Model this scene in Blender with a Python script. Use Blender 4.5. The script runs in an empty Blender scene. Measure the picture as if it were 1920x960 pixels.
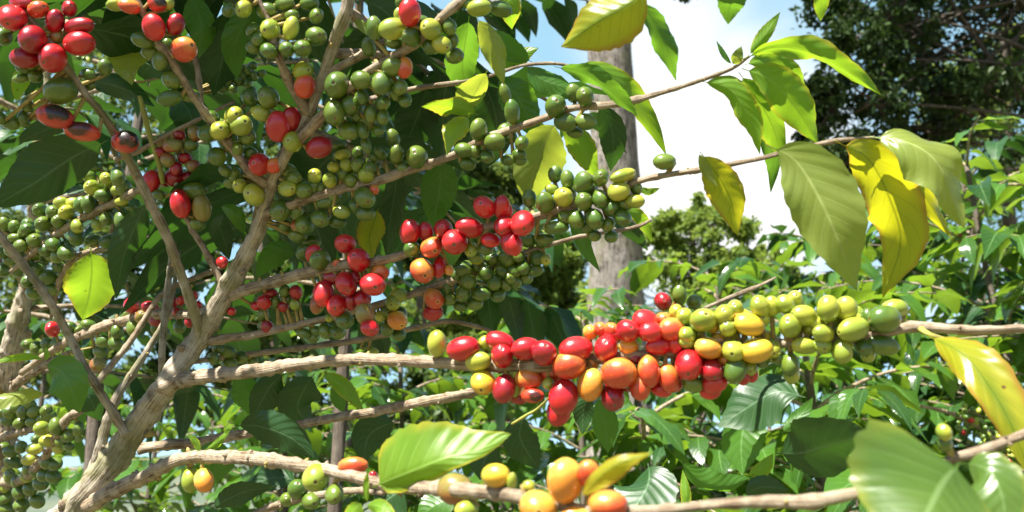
import bpy, math, random
import numpy as np
from mathutils import Vector, Matrix, noise as mnoise
R = math.radians
rng = random.Random(7)
SC = bpy.context.scene
COL = SC.collection

# ------------------------------------------------------------------ camera
F = 1663.0                                   # focal length in photo pixels
PITCH = R(16)
CAM = Vector((0, 0, 1.55))
FW = Vector((0, math.cos(PITCH), math.sin(PITCH)))
UP = Vector((0, -math.sin(PITCH), math.cos(PITCH)))
RT = Vector((1, 0, 0))
def P(x, y, d):
    return CAM + FW * d + RT * ((x - 960) / F * d) + UP * ((480 - y) / F * d)
cam = bpy.data.cameras.new('camera'); camo = bpy.data.objects.new('camera', cam); COL.objects.link(camo)
camo.location = CAM; camo.rotation_euler = (R(90) + PITCH, 0, 0)
cam.sensor_width = 36; cam.lens = F * 36 / 1920; cam.clip_start = 0.02; cam.clip_end = 3000
cam.dof.use_dof = True; cam.dof.focus_distance = 0.62; cam.dof.aperture_fstop = 15
SC.camera = camo

# ------------------------------------------------------------------ world, sun, exposure
SUN = Vector((-0.36, -0.44, 0.83)).normalized()
el = math.asin(SUN.z); az = math.atan2(SUN.x, SUN.y)
w = bpy.data.worlds.new('World'); SC.world = w; w.use_nodes = True
nt = w.node_tree; nt.nodes.clear()
def N(t, kind, **kw):
    n = t.nodes.new(kind)
    for k, v in kw.items(): setattr(n, k, v)
    return n
def L(t, a, b): t.links.new(a, b)
def math_n(t, op, a, b=None, clamp=False):
    n = N(t, 'ShaderNodeMath', operation=op, use_clamp=clamp)
    for i, v in enumerate((a, b)):
        if v is None: continue
        if isinstance(v, (int, float)): n.inputs[i].default_value = v
        else: L(t, v, n.inputs[i])
    return n.outputs[0]
def maprange(t, v, a, b, c=0.0, d=1.0, smooth=True):
    n = N(t, 'ShaderNodeMapRange', interpolation_type='SMOOTHSTEP' if smooth else 'LINEAR')
    L(t, v, n.inputs[0])
    for i, x in enumerate((a, b, c, d)): n.inputs[i + 1].default_value = x
    return n.outputs[0]
def mixc(t, f, a, b):
    n = N(t, 'ShaderNodeMix', data_type='RGBA')
    if isinstance(f, (int, float)): n.inputs[0].default_value = f
    else: L(t, f, n.inputs[0])
    for i, v in ((6, a), (7, b)):
        if isinstance(v, (tuple, list)): n.inputs[i].default_value = (*v, 1)
        else: L(t, v, n.inputs[i])
    return n.outputs[2]
sky = N(nt, 'ShaderNodeTexSky', sky_type='NISHITA'); sky.sun_disc = False
sky.sun_elevation = el; sky.sun_rotation = az; sky.air_density = 0.7; sky.dust_density = 0.3; sky.ozone_density = 1.0
geo = N(nt, 'ShaderNodeTexCoord')
def sdir(x, y): return (P(x, y, 1.0) - CAM).normalized()
def blob(x, y, r0, r1):
    n = N(nt, 'ShaderNodeVectorMath', operation='DISTANCE'); L(nt, geo.outputs['Generated'], n.inputs[0]); n.inputs[1].default_value = sdir(x, y)
    return maprange(nt, n.outputs['Value'], r0, r1, 1, 0)
nz = N(nt, 'ShaderNodeTexNoise'); nz.inputs['Scale'].default_value = 2.4; nz.inputs['Detail'].default_value = 7; nz.inputs['Roughness'].default_value = 0.55; nz.inputs['Distortion'].default_value = 0.3
mp = N(nt, 'ShaderNodeMapping'); mp.inputs['Scale'].default_value = (1, 1, 2.2); mp.inputs['Location'].default_value = (0.4, 0.1, 0.3)
L(nt, geo.outputs['Generated'], mp.inputs['Vector']); L(nt, mp.outputs[0], nz.inputs['Vector'])
sepd = N(nt, 'ShaderNodeSeparateXYZ'); L(nt, geo.outputs['Generated'], sepd.inputs[0])
cl = math_n(nt, 'MULTIPLY', maprange(nt, nz.outputs['Fac'], 0.52, 0.74), math_n(nt, 'MULTIPLY', maprange(nt, sepd.outputs['Z'], 0.45, 0.7, 1, 0.1), maprange(nt, sepd.outputs['Y'], -0.1, 0.4, 0.15, 1)))
big = math_n(nt, 'MULTIPLY', blob(1330, 330, 0.10, 0.20), maprange(nt, nz.outputs['Fac'], 0.25, 0.5))
wisp = math_n(nt, 'MULTIPLY', blob(1250, 60, 0.03, 0.13), maprange(nt, nz.outputs['Fac'], 0.35, 0.62))
clouds = math_n(nt, 'MAXIMUM', math_n(nt, 'MAXIMUM', math_n(nt, 'MULTIPLY', cl, 0.75), big), math_n(nt, 'MULTIPLY', wisp, 0.7), clamp=True)
bg1 = N(nt, 'ShaderNodeBackground'); bg2 = N(nt, 'ShaderNodeBackground'); mx = N(nt, 'ShaderNodeMixShader'); wo = N(nt, 'ShaderNodeOutputWorld')
yv = N(nt, 'ShaderNodeSeparateXYZ'); L(nt, geo.outputs['Generated'], yv.inputs[0])
skc = mixc(nt, maprange(nt, yv.outputs['Y'], 0.2, 0.9, 0.0, 0.42), sky.outputs[0], (6.0, 10.5, 12.5)); L(nt, skc, bg1.inputs[0]); bg1.inputs[1].default_value = 0.05
bg2.inputs[0].default_value = (1.0, 1.0, 1.0, 1); bg2.inputs[1].default_value = 0.44
L(nt, clouds, mx.inputs[0]); L(nt, bg1.outputs[0], mx.inputs[1]); L(nt, bg2.outputs[0], mx.inputs[2]); L(nt, mx.outputs[0], wo.inputs[0])
sl = bpy.data.lights.new('sun', 'SUN'); sl.energy = 5.0; sl.angle = R(0.53); sl.color = (1, 0.955, 0.88)
so = bpy.data.objects.new('sun', sl); COL.objects.link(so); so.rotation_euler = SUN.to_track_quat('Z', 'Y').to_euler()
SC.view_settings.view_transform = 'Standard'; SC.view_settings.look = 'None'; SC.view_settings.gamma = 1
SC.view_settings.exposure = 1.55
SC.cycles.max_bounces = 6; SC.cycles.diffuse_bounces = 3; SC.cycles.glossy_bounces = 3; SC.cycles.transmission_bounces = 5
SC.cycles.sample_clamp_indirect = 6; SC.cycles.use_denoising = True

# ------------------------------------------------------------------ materials
def newmat(name):
    m = bpy.data.materials.new(name); m.use_nodes = True; t = m.node_tree; t.nodes.clear()
    return m, t, N(t, 'ShaderNodeOutputMaterial')
def leafmat(name, top, light, trans, tcol, rough=0.32, veins=True, spec=0.5, edge=None, spots=0.0, nscale=30, vein=None):
    m, t, out = newmat(name)
    uv = N(t, 'ShaderNodeUVMap'); sep = N(t, 'ShaderNodeSeparateXYZ'); L(t, uv.outputs[0], sep.inputs[0])
    g = N(t, 'ShaderNodeNewGeometry')
    tc = N(t, 'ShaderNodeTexCoord'); nz = N(t, 'ShaderNodeTexNoise'); nz.inputs['Scale'].default_value = nscale; nz.inputs['Detail'].default_value = 4
    L(t, tc.outputs['Object'], nz.inputs['Vector'])
    f = math_n(t, 'ADD', math_n(t, 'MULTIPLY', nz.outputs['Fac'], 0.9), math_n(t, 'MULTIPLY', g.outputs['Random Per Island'], 0.6))
    f = maprange(t, f, 0.35, 1.05)
    c = mixc(t, f, top, light)
    tc2 = mixc(t, f, tcol, tuple(min(1, a * 1.25) for a in tcol))
    av = math_n(t, 'ABSOLUTE', math_n(t, 'SUBTRACT', sep.outputs['Y'], 0.5))
    bump_h = None
    if edge:
        e = maprange(t, av, 0.34, 0.5); ee = math_n(t, 'MULTIPLY', e, maprange(t, nz.outputs['Fac'], 0.3, 0.6))
        c = mixc(t, ee, c, edge); tc2 = mixc(t, ee, tc2, tuple(min(1, a * 1.3) for a in edge))
    if veins:
        mid = maprange(t, av, 0.008, 0.03, 1, 0)
        ph = math_n(t, 'SUBTRACT', math_n(t, 'MULTIPLY', sep.outputs['X'], 9.0), math_n(t, 'ADD', math_n(t, 'MULTIPLY', av, 4.2), math_n(t, 'MULTIPLY', nz.outputs['Fac'], 0.5)))
        fr = math_n(t, 'ABSOLUTE', math_n(t, 'SUBTRACT', math_n(t, 'FRACT', ph), 0.5))
        lat = math_n(t, 'MULTIPLY', maprange(t, fr, 0.02, 0.09, 1, 0), maprange(t, av, 0.25, 0.46, 0.38, 0.0))
        v = math_n(t, 'MAXIMUM', mid, lat)
        c = mixc(t, math_n(t, 'MULTIPLY', v, 0.55), c, vein or tuple(min(1, a * 1.9 + 0.08) for a in light))
        if vein: c = mixc(t, math_n(t, 'MULTIPLY', maprange(t, av, 0.0, 0.26, 0.75, 0), maprange(t, nz.outputs['Fac'], 0.35, 0.6)), c, vein)
        tc2 = mixc(t, math_n(t, 'MULTIPLY', v, 0.75), tc2, tuple(a * 0.5 for a in tcol))
        bump_h = math_n(t, 'ADD', math_n(t, 'MULTIPLY', maprange(t, fr, 0.0, 0.5), -0.6), math_n(t, 'MULTIPLY', v, -0.4))
    if spots > 0:
        vz = N(t, 'ShaderNodeTexVoronoi'); vz.inputs['Scale'].default_value = 75; L(t, tc.outputs['Object'], vz.inputs['Vector'])
        s = math_n(t, 'MULTIPLY', maprange(t, vz.outputs['Distance'], 0.03, 0.09, 1, 0), maprange(t, nz.outputs['Fac'], 0.52, 0.60))
        s = math_n(t, 'MULTIPLY', s, spots)
        c = mixc(t, s, c, (0.16, 0.07, 0.015)); tc2 = mixc(t, s, tc2, (0.18, 0.07, 0.01))
    p = N(t, 'ShaderNodeBsdfPrincipled'); L(t, c, p.inputs['Base Color']); p.inputs['Specular IOR Level'].default_value = spec
    rn = maprange(t, nz.outputs['Fac'], 0.2, 0.8, rough * 0.75, rough * 1.4); L(t, rn, p.inputs['Roughness'])
    tr = N(t, 'ShaderNodeBsdfTranslucent'); L(t, tc2, tr.inputs[0])
    bm = N(t, 'ShaderNodeBump'); bm.inputs['Strength'].default_value = 0.16; bm.inputs['Distance'].default_value = 0.002
    if bump_h is not None: L(t, math_n(t, 'ADD', bump_h, math_n(t, 'MULTIPLY', nz.outputs['Fac'], 0.8)), bm.inputs['Height'])
    else: L(t, nz.outputs['Fac'], bm.inputs['Height'])
    L(t, bm.outputs[0], p.inputs['Normal']); 
    x = N(t, 'ShaderNodeMixShader'); x.inputs[0].default_value = trans
    L(t, p.outputs[0], x.inputs[1]); L(t, tr.outputs[0], x.inputs[2]); L(t, x.outputs[0], out.inputs[0])
    return m
M = {}
M['dark']   = leafmat('leaf_deep_shaded_green', (0.012, 0.042, 0.014), (0.026, 0.08, 0.018), 0.18, (0.08, 0.22, 0.015), 0.38)  # deep green leaves, and shaded ones with the shade put into the colour
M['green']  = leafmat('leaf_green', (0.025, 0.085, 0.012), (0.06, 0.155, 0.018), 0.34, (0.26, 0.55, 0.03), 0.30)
M['young']  = leafmat('leaf_young', (0.09, 0.21, 0.018), (0.17, 0.31, 0.025), 0.45, (0.38, 0.62, 0.025), 0.34, edge=(0.45, 0.42, 0.03), spots=0.6)
M['mid']    = leafmat('leaf_mid_green', (0.045, 0.105, 0.02), (0.09, 0.16, 0.03), 0.36, (0.32, 0.50, 0.05), 0.26, edge=(0.20, 0.24, 0.03), spots=0.5)
M['yellow'] = leafmat('leaf_yellow', (0.19, 0.26, 0.02), (0.40, 0.38, 0.03), 0.50, (0.68, 0.66, 0.015), 0.30, edge=(0.42, 0.24, 0.03), spots=1.0, vein=(0.10, 0.20, 0.02))
M['pale']   = leafmat('leaf_pale_underside', (0.13, 0.20, 0.035), (0.25, 0.30, 0.07), 0.42, (0.52, 0.62, 0.05), 0.26, spots=0.5)
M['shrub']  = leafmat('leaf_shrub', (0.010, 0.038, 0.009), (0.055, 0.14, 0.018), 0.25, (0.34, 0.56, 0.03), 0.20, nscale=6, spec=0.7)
def simpleleaf(name, a, b, tr, trans): return leafmat(name, a, b, trans, tr, 0.5, veins=False, spec=0.25, nscale=1.3)
M['tree_backlit'] = simpleleaf('tree_leaf_backlit', (0.016, 0.036, 0.010), (0.04, 0.075, 0.018), (0.07, 0.13, 0.02), 0.15)  # canopy seen from beneath: its shade is put into this dark colour
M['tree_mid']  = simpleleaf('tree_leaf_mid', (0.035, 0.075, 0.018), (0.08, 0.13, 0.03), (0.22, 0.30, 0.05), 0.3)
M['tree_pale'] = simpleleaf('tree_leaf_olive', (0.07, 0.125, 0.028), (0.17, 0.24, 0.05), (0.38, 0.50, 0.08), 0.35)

def barkmat(name, a, b, c, scale, bump=0.6, stretch=6.0, green=0.0, ul=1.0):
    m, t, out = newmat(name)
    tc = N(t, 'ShaderNodeTexCoord'); uv = N(t, 'ShaderNodeUVMap')
    n1 = N(t, 'ShaderNodeTexNoise'); n1.inputs['Scale'].default_value = scale; n1.inputs['Detail'].default_value = 8; n1.inputs['Roughness'].default_value = 0.65
    L(t, tc.outputs['Object'], n1.inputs['Vector'])
    mp = N(t, 'ShaderNodeMapping'); mp.inputs['Scale'].default_value = (ul, stretch, 1); L(t, uv.outputs[0], mp.inputs[0])
    n2 = N(t, 'ShaderNodeTexNoise'); n2.inputs['Scale'].default_value = 3.0; n2.inputs['Detail'].default_value = 6; n2.inputs['Distortion'].default_value = 0.4; L(t, mp.outputs[0], n2.inputs['Vector'])
    f1 = maprange(t, n1.outputs['Fac'], 0.35, 0.65); f2 = maprange(t, n2.outputs['Fac'], 0.35, 0.62)
    col = mixc(t, f2, a, b); col = mixc(t, math_n(t, 'MULTIPLY', f1, 0.6), col, c)
    if green:
        n3 = N(t, 'ShaderNodeTexNoise'); n3.inputs['Scale'].default_value = scale * 0.35; n3.inputs['Detail'].default_value = 5; L(t, tc.outputs['Object'], n3.inputs['Vector'])
        col = mixc(t, math_n(t, 'MULTIPLY', maprange(t, n3.outputs['Fac'], 0.5, 0.62), green), col, (0.16, 0.17, 0.04))
    p = N(t, 'ShaderNodeBsdfPrincipled'); L(t, col, p.inputs['Base Color']); p.inputs['Roughness'].default_value = 0.75; p.inputs['Specular IOR Level'].default_value = 0.3
    bm = N(t, 'ShaderNodeBump'); bm.inputs['Strength'].default_value = bump; bm.inputs['Distance'].default_value = 0.12 / scale
    L(t, math_n(t, 'ADD', n1.outputs['Fac'], n2.outputs['Fac']), bm.inputs['Height']); L(t, bm.outputs[0], p.inputs['Normal']); L(t, p.outputs[0], out.inputs[0])
    return m
M['bark']  = barkmat('coffee_bark', (0.085, 0.06, 0.04), (0.40, 0.33, 0.225), (0.60, 0.54, 0.43), 100, 1.0, 7, ul=0.6, green=0.5)
M['twig']  = barkmat('coffee_twig', (0.085, 0.052, 0.03), (0.33, 0.245, 0.155), (0.52, 0.44, 0.32), 130, 0.9, 6, ul=0.7)
M['gtwig'] = barkmat('green_twig', (0.25, 0.28, 0.05), (0.38, 0.40, 0.08), (0.32, 0.22, 0.08), 150, 0.3, 3)
M['pod']   = barkmat('stalk', (0.30, 0.24, 0.07), (0.42, 0.36, 0.12), (0.25, 0.13, 0.05), 200, 0.4, 3)
M['trunk_pale'] = barkmat('pale_trunk_bark', (0.05, 0.04, 0.032), (0.27, 0.235, 0.20), (0.42, 0.385, 0.34), 11, 1.0, 7, ul=0.10, green=0.35)
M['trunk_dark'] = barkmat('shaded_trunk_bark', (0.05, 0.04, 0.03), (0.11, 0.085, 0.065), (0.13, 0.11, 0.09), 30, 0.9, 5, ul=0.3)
M['trunk'] = barkmat('trunk_bark', (0.05, 0.04, 0.03), (0.14, 0.11, 0.08), (0.19, 0.16, 0.13), 30, 0.9, 5, ul=0.3)

def cherrymat(name, a, b, rough=0.27, dark=None, tip=(0.14, 0.07, 0.03)):
    """a: skin, b: skin on the blushed cheek; navel at the blossom end"""
    m, t, out = newmat(name)
    uv = N(t, 'ShaderNodeUVMap'); sep = N(t, 'ShaderNodeSeparateXYZ'); L(t, uv.outputs[0], sep.inputs[0])
    at = N(t, 'ShaderNodeAttribute', attribute_name='blush')
    tc = N(t, 'ShaderNodeTexCoord'); nz = N(t, 'ShaderNodeTexNoise'); nz.inputs['Scale'].default_value = 130; nz.inputs['Detail'].default_value = 4; L(t, tc.outputs['Object'], nz.inputs['Vector'])
    n2 = N(t, 'ShaderNodeTexNoise'); n2.inputs['Scale'].default_value = 900; n2.inputs['Detail'].default_value = 2; L(t, tc.outputs['Object'], n2.inputs['Vector'])
    f = maprange(t, math_n(t, 'ADD', at.outputs['Fac'], math_n(t, 'MULTIPLY', math_n(t, 'SUBTRACT', nz.outputs['Fac'], 0.5), 0.7)), 0.25, 0.75)
    gi = N(t, 'ShaderNodeNewGeometry'); c = mixc(t, f, a, b)
    c = mixc(t, math_n(t, 'MULTIPLY', gi.outputs['Random Per Island'], 0.35), c, tuple(x * 0.55 for x in b))
    if dark: c = mixc(t, maprange(t, math_n(t, 'ADD', at.outputs['Fac'], math_n(t, 'MULTIPLY', math_n(t, 'SUBTRACT', nz.outputs['Fac'], 0.5), 0.5)), 0.76, 0.88), c, dark)
    c = mixc(t, maprange(t, n2.outputs['Fac'], 0.62, 0.74, 0, 0.25), c, tuple(min(1, x * 1.3 + 0.05) for x in a))
    n3 = N(t, 'ShaderNodeTexNoise'); n3.inputs['Scale'].default_value = 320; n3.inputs['Detail'].default_value = 3; L(t, tc.outputs['Object'], n3.inputs['Vector'])
    c = mixc(t, maprange(t, n3.outputs['Fac'], 0.66, 0.72, 0, 0.6), c, (0.12, 0.06, 0.03))
    c = mixc(t, maprange(t, sep.outputs['Y'], 0.925, 0.94, 0, 0.35), c, tuple(min(1, x * 1.4 + 0.06) for x in a))
    c = mixc(t, maprange(t, sep.outputs['Y'], 0.955, 0.968), c, tip)
    p = N(t, 'ShaderNodeBsdfPrincipled'); L(t, c, p.inputs['Base Color'])
    p.inputs['Specular IOR Level'].default_value = 0.55; p.inputs['Coat Weight'].default_value = 0.7; p.inputs['Coat Roughness'].default_value = 0.17; p.inputs['Coat IOR'].default_value = 1.45
    p.inputs['Subsurface Weight'].default_value = 0.08; p.inputs['Subsurface Radius'].default_value = (1, 0.4, 0.15); p.inputs['Subsurface Scale'].default_value = 0.003
    L(t, maprange(t, nz.outputs['Fac'], 0.3, 0.7, rough, rough + 0.14), p.inputs['Roughness'])
    bm = N(t, 'ShaderNodeBump'); bm.inputs['Strength'].default_value = 0.12; bm.inputs['Distance'].default_value = 0.0006; L(t, math_n(t, 'ADD', nz.outputs['Fac'], n2.outputs['Fac']), bm.inputs['Height']); L(t, bm.outputs[0], p.inputs['Normal'])
    L(t, p.outputs[0], out.inputs[0]); return m
CH = {
 'R': cherrymat('cherry_red', (0.66, 0.022, 0.024), (0.50, 0.008, 0.014)),
 'D': cherrymat('cherry_crimson', (0.30, 0.006, 0.014), (0.42, 0.008, 0.014)),
 'P': cherrymat('cherry_orange_red', (0.78, 0.32, 0.05), (0.64, 0.06, 0.02)),
 'O': cherrymat('cherry_orange', (0.80, 0.56, 0.08), (0.78, 0.27, 0.03)),
 'Y': cherrymat('cherry_yellow', (0.70, 0.58, 0.04), (0.72, 0.40, 0.03)),
 'L': cherrymat('cherry_yellow_green', (0.26, 0.35, 0.035), (0.46, 0.48, 0.05)),
 'G': cherrymat('cherry_green', (0.07, 0.145, 0.014), (0.14, 0.21, 0.022)),
 'A': cherrymat('cherry_brown_green', (0.26, 0.25, 0.05), (0.34, 0.11, 0.03)),
 'B': cherrymat('cherry_blackened', (0.60, 0.05, 0.02), (0.55, 0.035, 0.02), 0.34, dark=(0.025, 0.012, 0.01)),
 'Q': cherrymat('cherry_dried', (0.66, 0.06, 0.015), (0.60, 0.05, 0.02), 0.30, dark=(0.07, 0.012, 0.008)),
}
LAB = {'R': 'ripe red cherry', 'D': 'deep crimson ripe cherry', 'P': 'orange-red half ripe cherry', 'O': 'orange cherry', 'Y': 'yellow cherry',
       'L': 'yellow-green cherry', 'G': 'unripe green cherry', 'A': 'brownish green cherry', 'B': 'overripe cherry with a blackened cheek', 'Q': 'shrivelled split red-brown cherry'}

# ------------------------------------------------------------------ mesh builder
class MB:
    def __init__(s): s.v = []; s.f = []; s.uv = []; s.mi = []; s.b = []; s.n = 0; s.mats = []
    def mat(s, m):
        if m not in s.mats: s.mats.append(m)
        return s.mats.index(m)
    def grid(s, V, nu, nv, UV, m, wrap=False, blush=None):
        """V: (nu*nv,3) array; quads between; wrap closes v; UV per vertex"""
        base = s.n; mi = s.mat(m)
        V = np.asarray(V, float); s.v.append(V); s.n += len(V)
        i, j = np.meshgrid(np.arange(nu - 1), np.arange(nv if wrap else nv - 1), indexing='ij'); i = i.ravel(); j = j.ravel(); j2 = (j + 1) % nv
        q = np.stack([i * nv + j, i * nv + j2, (i + 1) * nv + j2, (i + 1) * nv + j], 1)
        s.f.append(q + base); s.uv.append(np.asarray(UV, float)[q].reshape(-1, 2)); s.mi.append(np.full(len(q), mi))
        s.b.append(np.full(len(V), 0.0) if blush is None else blush)
    def raw(s, V, Q, UV, m):
        base = s.n; V = np.asarray(V, float); s.v.append(V); s.n += len(V); s.f.append(np.asarray(Q) + base)
        s.uv.append(np.asarray(UV, float)[np.asarray(Q)].reshape(-1, 2)); s.mi.append(np.full(len(Q), s.mat(m))); s.b.append(np.zeros(len(V)))
    def build(s, name, parent=None, origin=None, label=None, kind=None):
        V = np.concatenate(s.v); Fc = np.concatenate(s.f).astype(np.int32); UV = np.concatenate(s.uv); MI = np.concatenate(s.mi).astype(np.int32); B = np.concatenate(s.b)
        o0 = np.array(origin if origin is not None else (V.min(0) + V.max(0)) / 2); V = V - o0
        me = bpy.data.meshes.new(name)
        me.vertices.add(len(V)); me.vertices.foreach_set('co', V.ravel().astype(np.float32))
        me.loops.add(Fc.size); me.loops.foreach_set('vertex_index', Fc.ravel())
        me.polygons.add(len(Fc)); me.polygons.foreach_set('loop_start', np.arange(0, Fc.size, 4, dtype=np.int32)); 
        me.update(calc_edges=True)
        me.polygons.foreach_set('material_index', MI); me.polygons.foreach_set('use_smooth', np.ones(len(Fc), bool))
        u = me.uv_layers.new(name='UVMap'); u.data.foreach_set('uv', UV.ravel().astype(np.float32))
        a = me.attributes.new('blush', 'FLOAT', 'POINT'); a.data.foreach_set('value', B.astype(np.float32))
        for m in s.mats: me.materials.append(m)
        me.validate(); me.update()
        o = bpy.data.objects.new(name, me); COL.objects.link(o)
        if parent is not None: o.parent = parent; o.location = Vector(o0) - parent.location
        else: o.location = Vector(o0)
        if label: o['label'] = label
        if kind: o['kind'] = kind
        return o
def empty(name, loc, label, cat, group=None):
    o = bpy.data.objects.new(name, None); COL.objects.link(o); o.location = loc; o.empty_display_size = 0.1
    o['label'] = label; o['category'] = cat
    if group: o['group'] = group
    return o
def npv(v): return np.array((v[0], v[1], v[2]))
def smooth_path(pts, step):
    """catmull-rom through (x,y,z,r) rows"""
    A = np.array(pts, float); A = np.vstack([2 * A[0] - A[1], A, 2 * A[-1] - A[-2]]); out = []
    for i in range(1, len(A) - 2):
        p0, p1, p2, p3 = A[i - 1:i + 3]; n = max(2, int(np.linalg.norm((p2 - p1)[:3]) / step) + 1)
        for k in range(n):
            t = k / n
            out.append(0.5 * ((2 * p1) + (-p0 + p2) * t + (2 * p0 - 5 * p1 + 4 * p2 - p3) * t * t + (-p0 + 3 * p1 - 3 * p2 + p3) * t ** 3))
    out.append(A[-2]); return np.array(out)
def tube(mb, path, m, nseg=10, knob=0.0, knobstep=0.03, seed=0, wob=0.08, rough=0.0):
    path = np.asarray(path, float); n = len(path); C = path[:, :3]; r = np.maximum(path[:, 3], 1e-4)
    T = np.gradient(C, axis=0); T /= np.linalg.norm(T, axis=1)[:, None] + 1e-12
    ref = np.array((0.3, -1, 0.2)); ref /= np.linalg.norm(ref)
    ln = np.concatenate([[0], np.cumsum(np.linalg.norm(np.diff(C, axis=0), axis=1))])
    if knob:
        ph = (ln / knobstep + seed * 0.37) % 1.0; r = r * (1 + knob * np.exp(-((ph - 0.5) / 0.07) ** 2))
    S = np.cross(T, ref); S /= np.linalg.norm(S, axis=1)[:, None] + 1e-9; U = np.cross(S, T)
    a = np.arange(nseg) / nseg * 2 * np.pi
    V = np.zeros((n, nseg, 3)); UV = np.zeros((n, nseg, 2))
    for k in range(nseg):
        rr = r * (1 + wob * np.sin(a[k] * 2 + ln * 35 + seed) + wob * 0.7 * np.sin(a[k] * 3 - ln * 71 + seed * 2) + wob * .5 * np.sin(ln * 190 + a[k] + seed))
        V[:, k] = C + (np.cos(a[k]) * S + np.sin(a[k]) * U) * rr[:, None]
        UV[:, k, 0] = ln / 0.05; UV[:, k, 1] = abs(k / nseg * 2 - 1)
    if rough:
        for i in range(n):
            for k in range(nseg):
                p = Vector(V[i, k]); h = mnoise.noise(p * 160) * 0.6 + mnoise.noise(p * 420) * 0.4 + (0.9 if mnoise.noise(p * 60) > 0.25 else 0) * max(0, mnoise.noise(p * 300))
                V[i, k] += (V[i, k] - C[i]) * rough * h
    V = np.vstack([np.repeat(C[:1], nseg, 0), V.reshape(-1, 3), np.repeat(C[-1:], nseg, 0)])
    UV = np.vstack([UV[0], UV.reshape(-1, 2), UV[-1]])
    mb.grid(V, n + 2, nseg, UV, m, wrap=True)
def px_path(rows):
    """rows (x, y, d, r_px) -> world rows"""
    return [(*P(x, y, d), r * d / F) for x, y, d, r in rows]

# ---- leaves with an own outline
def leaf_mesh(mb, pts, wl, wr, roll, fold, wave, m, seed=0, blunt=0.0, nu=30, nv=12, curl=0.0):
    """pts (x,y,d) midrib base->tip in photo pixels at their depth; wl / wr half widths in pixels each side"""
    A = np.array([(*P(x, y, d), d) for x, y, d in pts]); path = smooth_path(A, 0.004)
    ln = np.concatenate([[0], np.cumsum(np.linalg.norm(np.diff(path[:, :3], axis=0), axis=1))]); ts = ln / ln[-1]
    tt = np.linspace(0, 1, nu); C = np.stack([np.interp(tt, ts, path[:, k]) for k in range(3)], 1); D = np.interp(tt, ts, path[:, 3])
    T = np.gradient(C, axis=0); T /= np.linalg.norm(T, axis=1)[:, None]
    Vw = C - npv(CAM); Vw /= np.linalg.norm(Vw, axis=1)[:, None]
    S0 = np.cross(T, Vw); S0 /= np.linalg.norm(S0, axis=1)[:, None]; N0 = np.cross(S0, T)
    ro = R(roll) * np.ones(nu) + 0.10 * np.sin(tt * 4 + seed)
    S = np.cos(ro)[:, None] * S0 + np.sin(ro)[:, None] * N0; Nn = np.cross(S, T)
    p0 = 0.07
    u = np.clip((tt - p0) / (1 - p0), 0, 1)
    prof = np.sin(np.pi * u ** (0.80 - blunt * 0.35)) ** (0.85 - blunt * 0.3) * (1 - 0.30 * u ** 6); prof = np.clip(prof, 0, None)
    prof = np.maximum(prof / prof.max(), 0.022 * (tt < 0.3)); prof[-1] = 0.004
    rs = random.Random(seed); ph = rs.random() * 6; L0 = ln[-1]
    vv = np.linspace(-1, 1, nv + 1); V = np.zeros((nu, nv + 1, 3)); UV = np.zeros((nu, nv + 1, 2))
    for k, v in enumerate(vv):
        wpx = wl if v < 0 else wr
        edge = 1 + 0.035 * np.sin(tt * 55 + ph + (3 if v > 0 else 0)) * abs(v) ** 4
        hw = wpx * D / F / max(0.35, math.cos(R(roll))) * prof * abs(v) * edge
        fa = R(fold)
        x = hw * math.cos(fa) * (1 if v >= 0 else -1); z = hw * math.sin(fa)
        z = z + wave * L0 * abs(v) ** 2 * np.sin(tt * (13 + 3 * rs.random() * 0) + ph + (1.7 if v > 0 else 0)) * np.clip(prof, 0, 1) \
              - curl * L0 * abs(v) ** 3 * prof + 0.0048 * L0 * np.sin(tt * 2 * np.pi * 9 - abs(v) * 8 + 0.8 * np.sin(tt * 7 + ph)) * abs(v) + 0.02 * L0 * np.sin(tt * 5.5 + ph + v * 2.2) * prof
        V[:, k] = C + S * x[:, None] + Nn * z[:, None]
        UV[:, k, 0] = tt; UV[:, k, 1] = (v + 1) / 2
    mb.grid(V.reshape(-1, 3), nu, nv + 1, UV.reshape(-1, 2), m)

# ---- generic small leaf template for shrubs: along +x, up +z
def leaf_template(nu=8, nv=4, droop=0.35, fold=0.25, wav=0.03, ph=0):
    tt = np.linspace(0, 1, nu); vv = np.linspace(-1, 1, nv + 1); V = []; UV = []
    for t in tt:
        a = droop * t; cx = t * (1 - 0.12 * droop * t); cz = -a * t * 0.8
        u = min(max((t - 0.06) / 0.94, 0), 1); pr = math.sin(math.pi * u ** 0.82) ** 0.85 * (1 - 0.3 * u ** 6) if 0 < u < 1 else 0
        pr = max(pr, 0.03 if t < 0.3 else 0.004)
        for v in vv:
            V.append((cx, v * pr * 0.235, cz + abs(v) * pr * 0.2 * fold + wav * math.sin(t * 15 + ph + (2 if v > 0 else 0)) * v * v * pr)); UV.append((t, (v + 1) / 2))
    V = np.array(V); n = nv + 1
    Q = np.array([(i * n + j, i * n + j + 1, (i + 1) * n + j + 1, (i + 1) * n + j) for i in range(nu - 1) for j in range(nv)])
    return V, Q, np.array(UV)
TEMPL = [leaf_template(droop=d, fold=f, wav=wv, ph=p) for d, f, wv, p in ((0.3, 0.4, 0.03, 0), (0.7, 0.15, 0.04, 1), (1.0, 0.5, 0.035, 2), (0.45, -0.1, 0.05, 3.5))]
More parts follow.
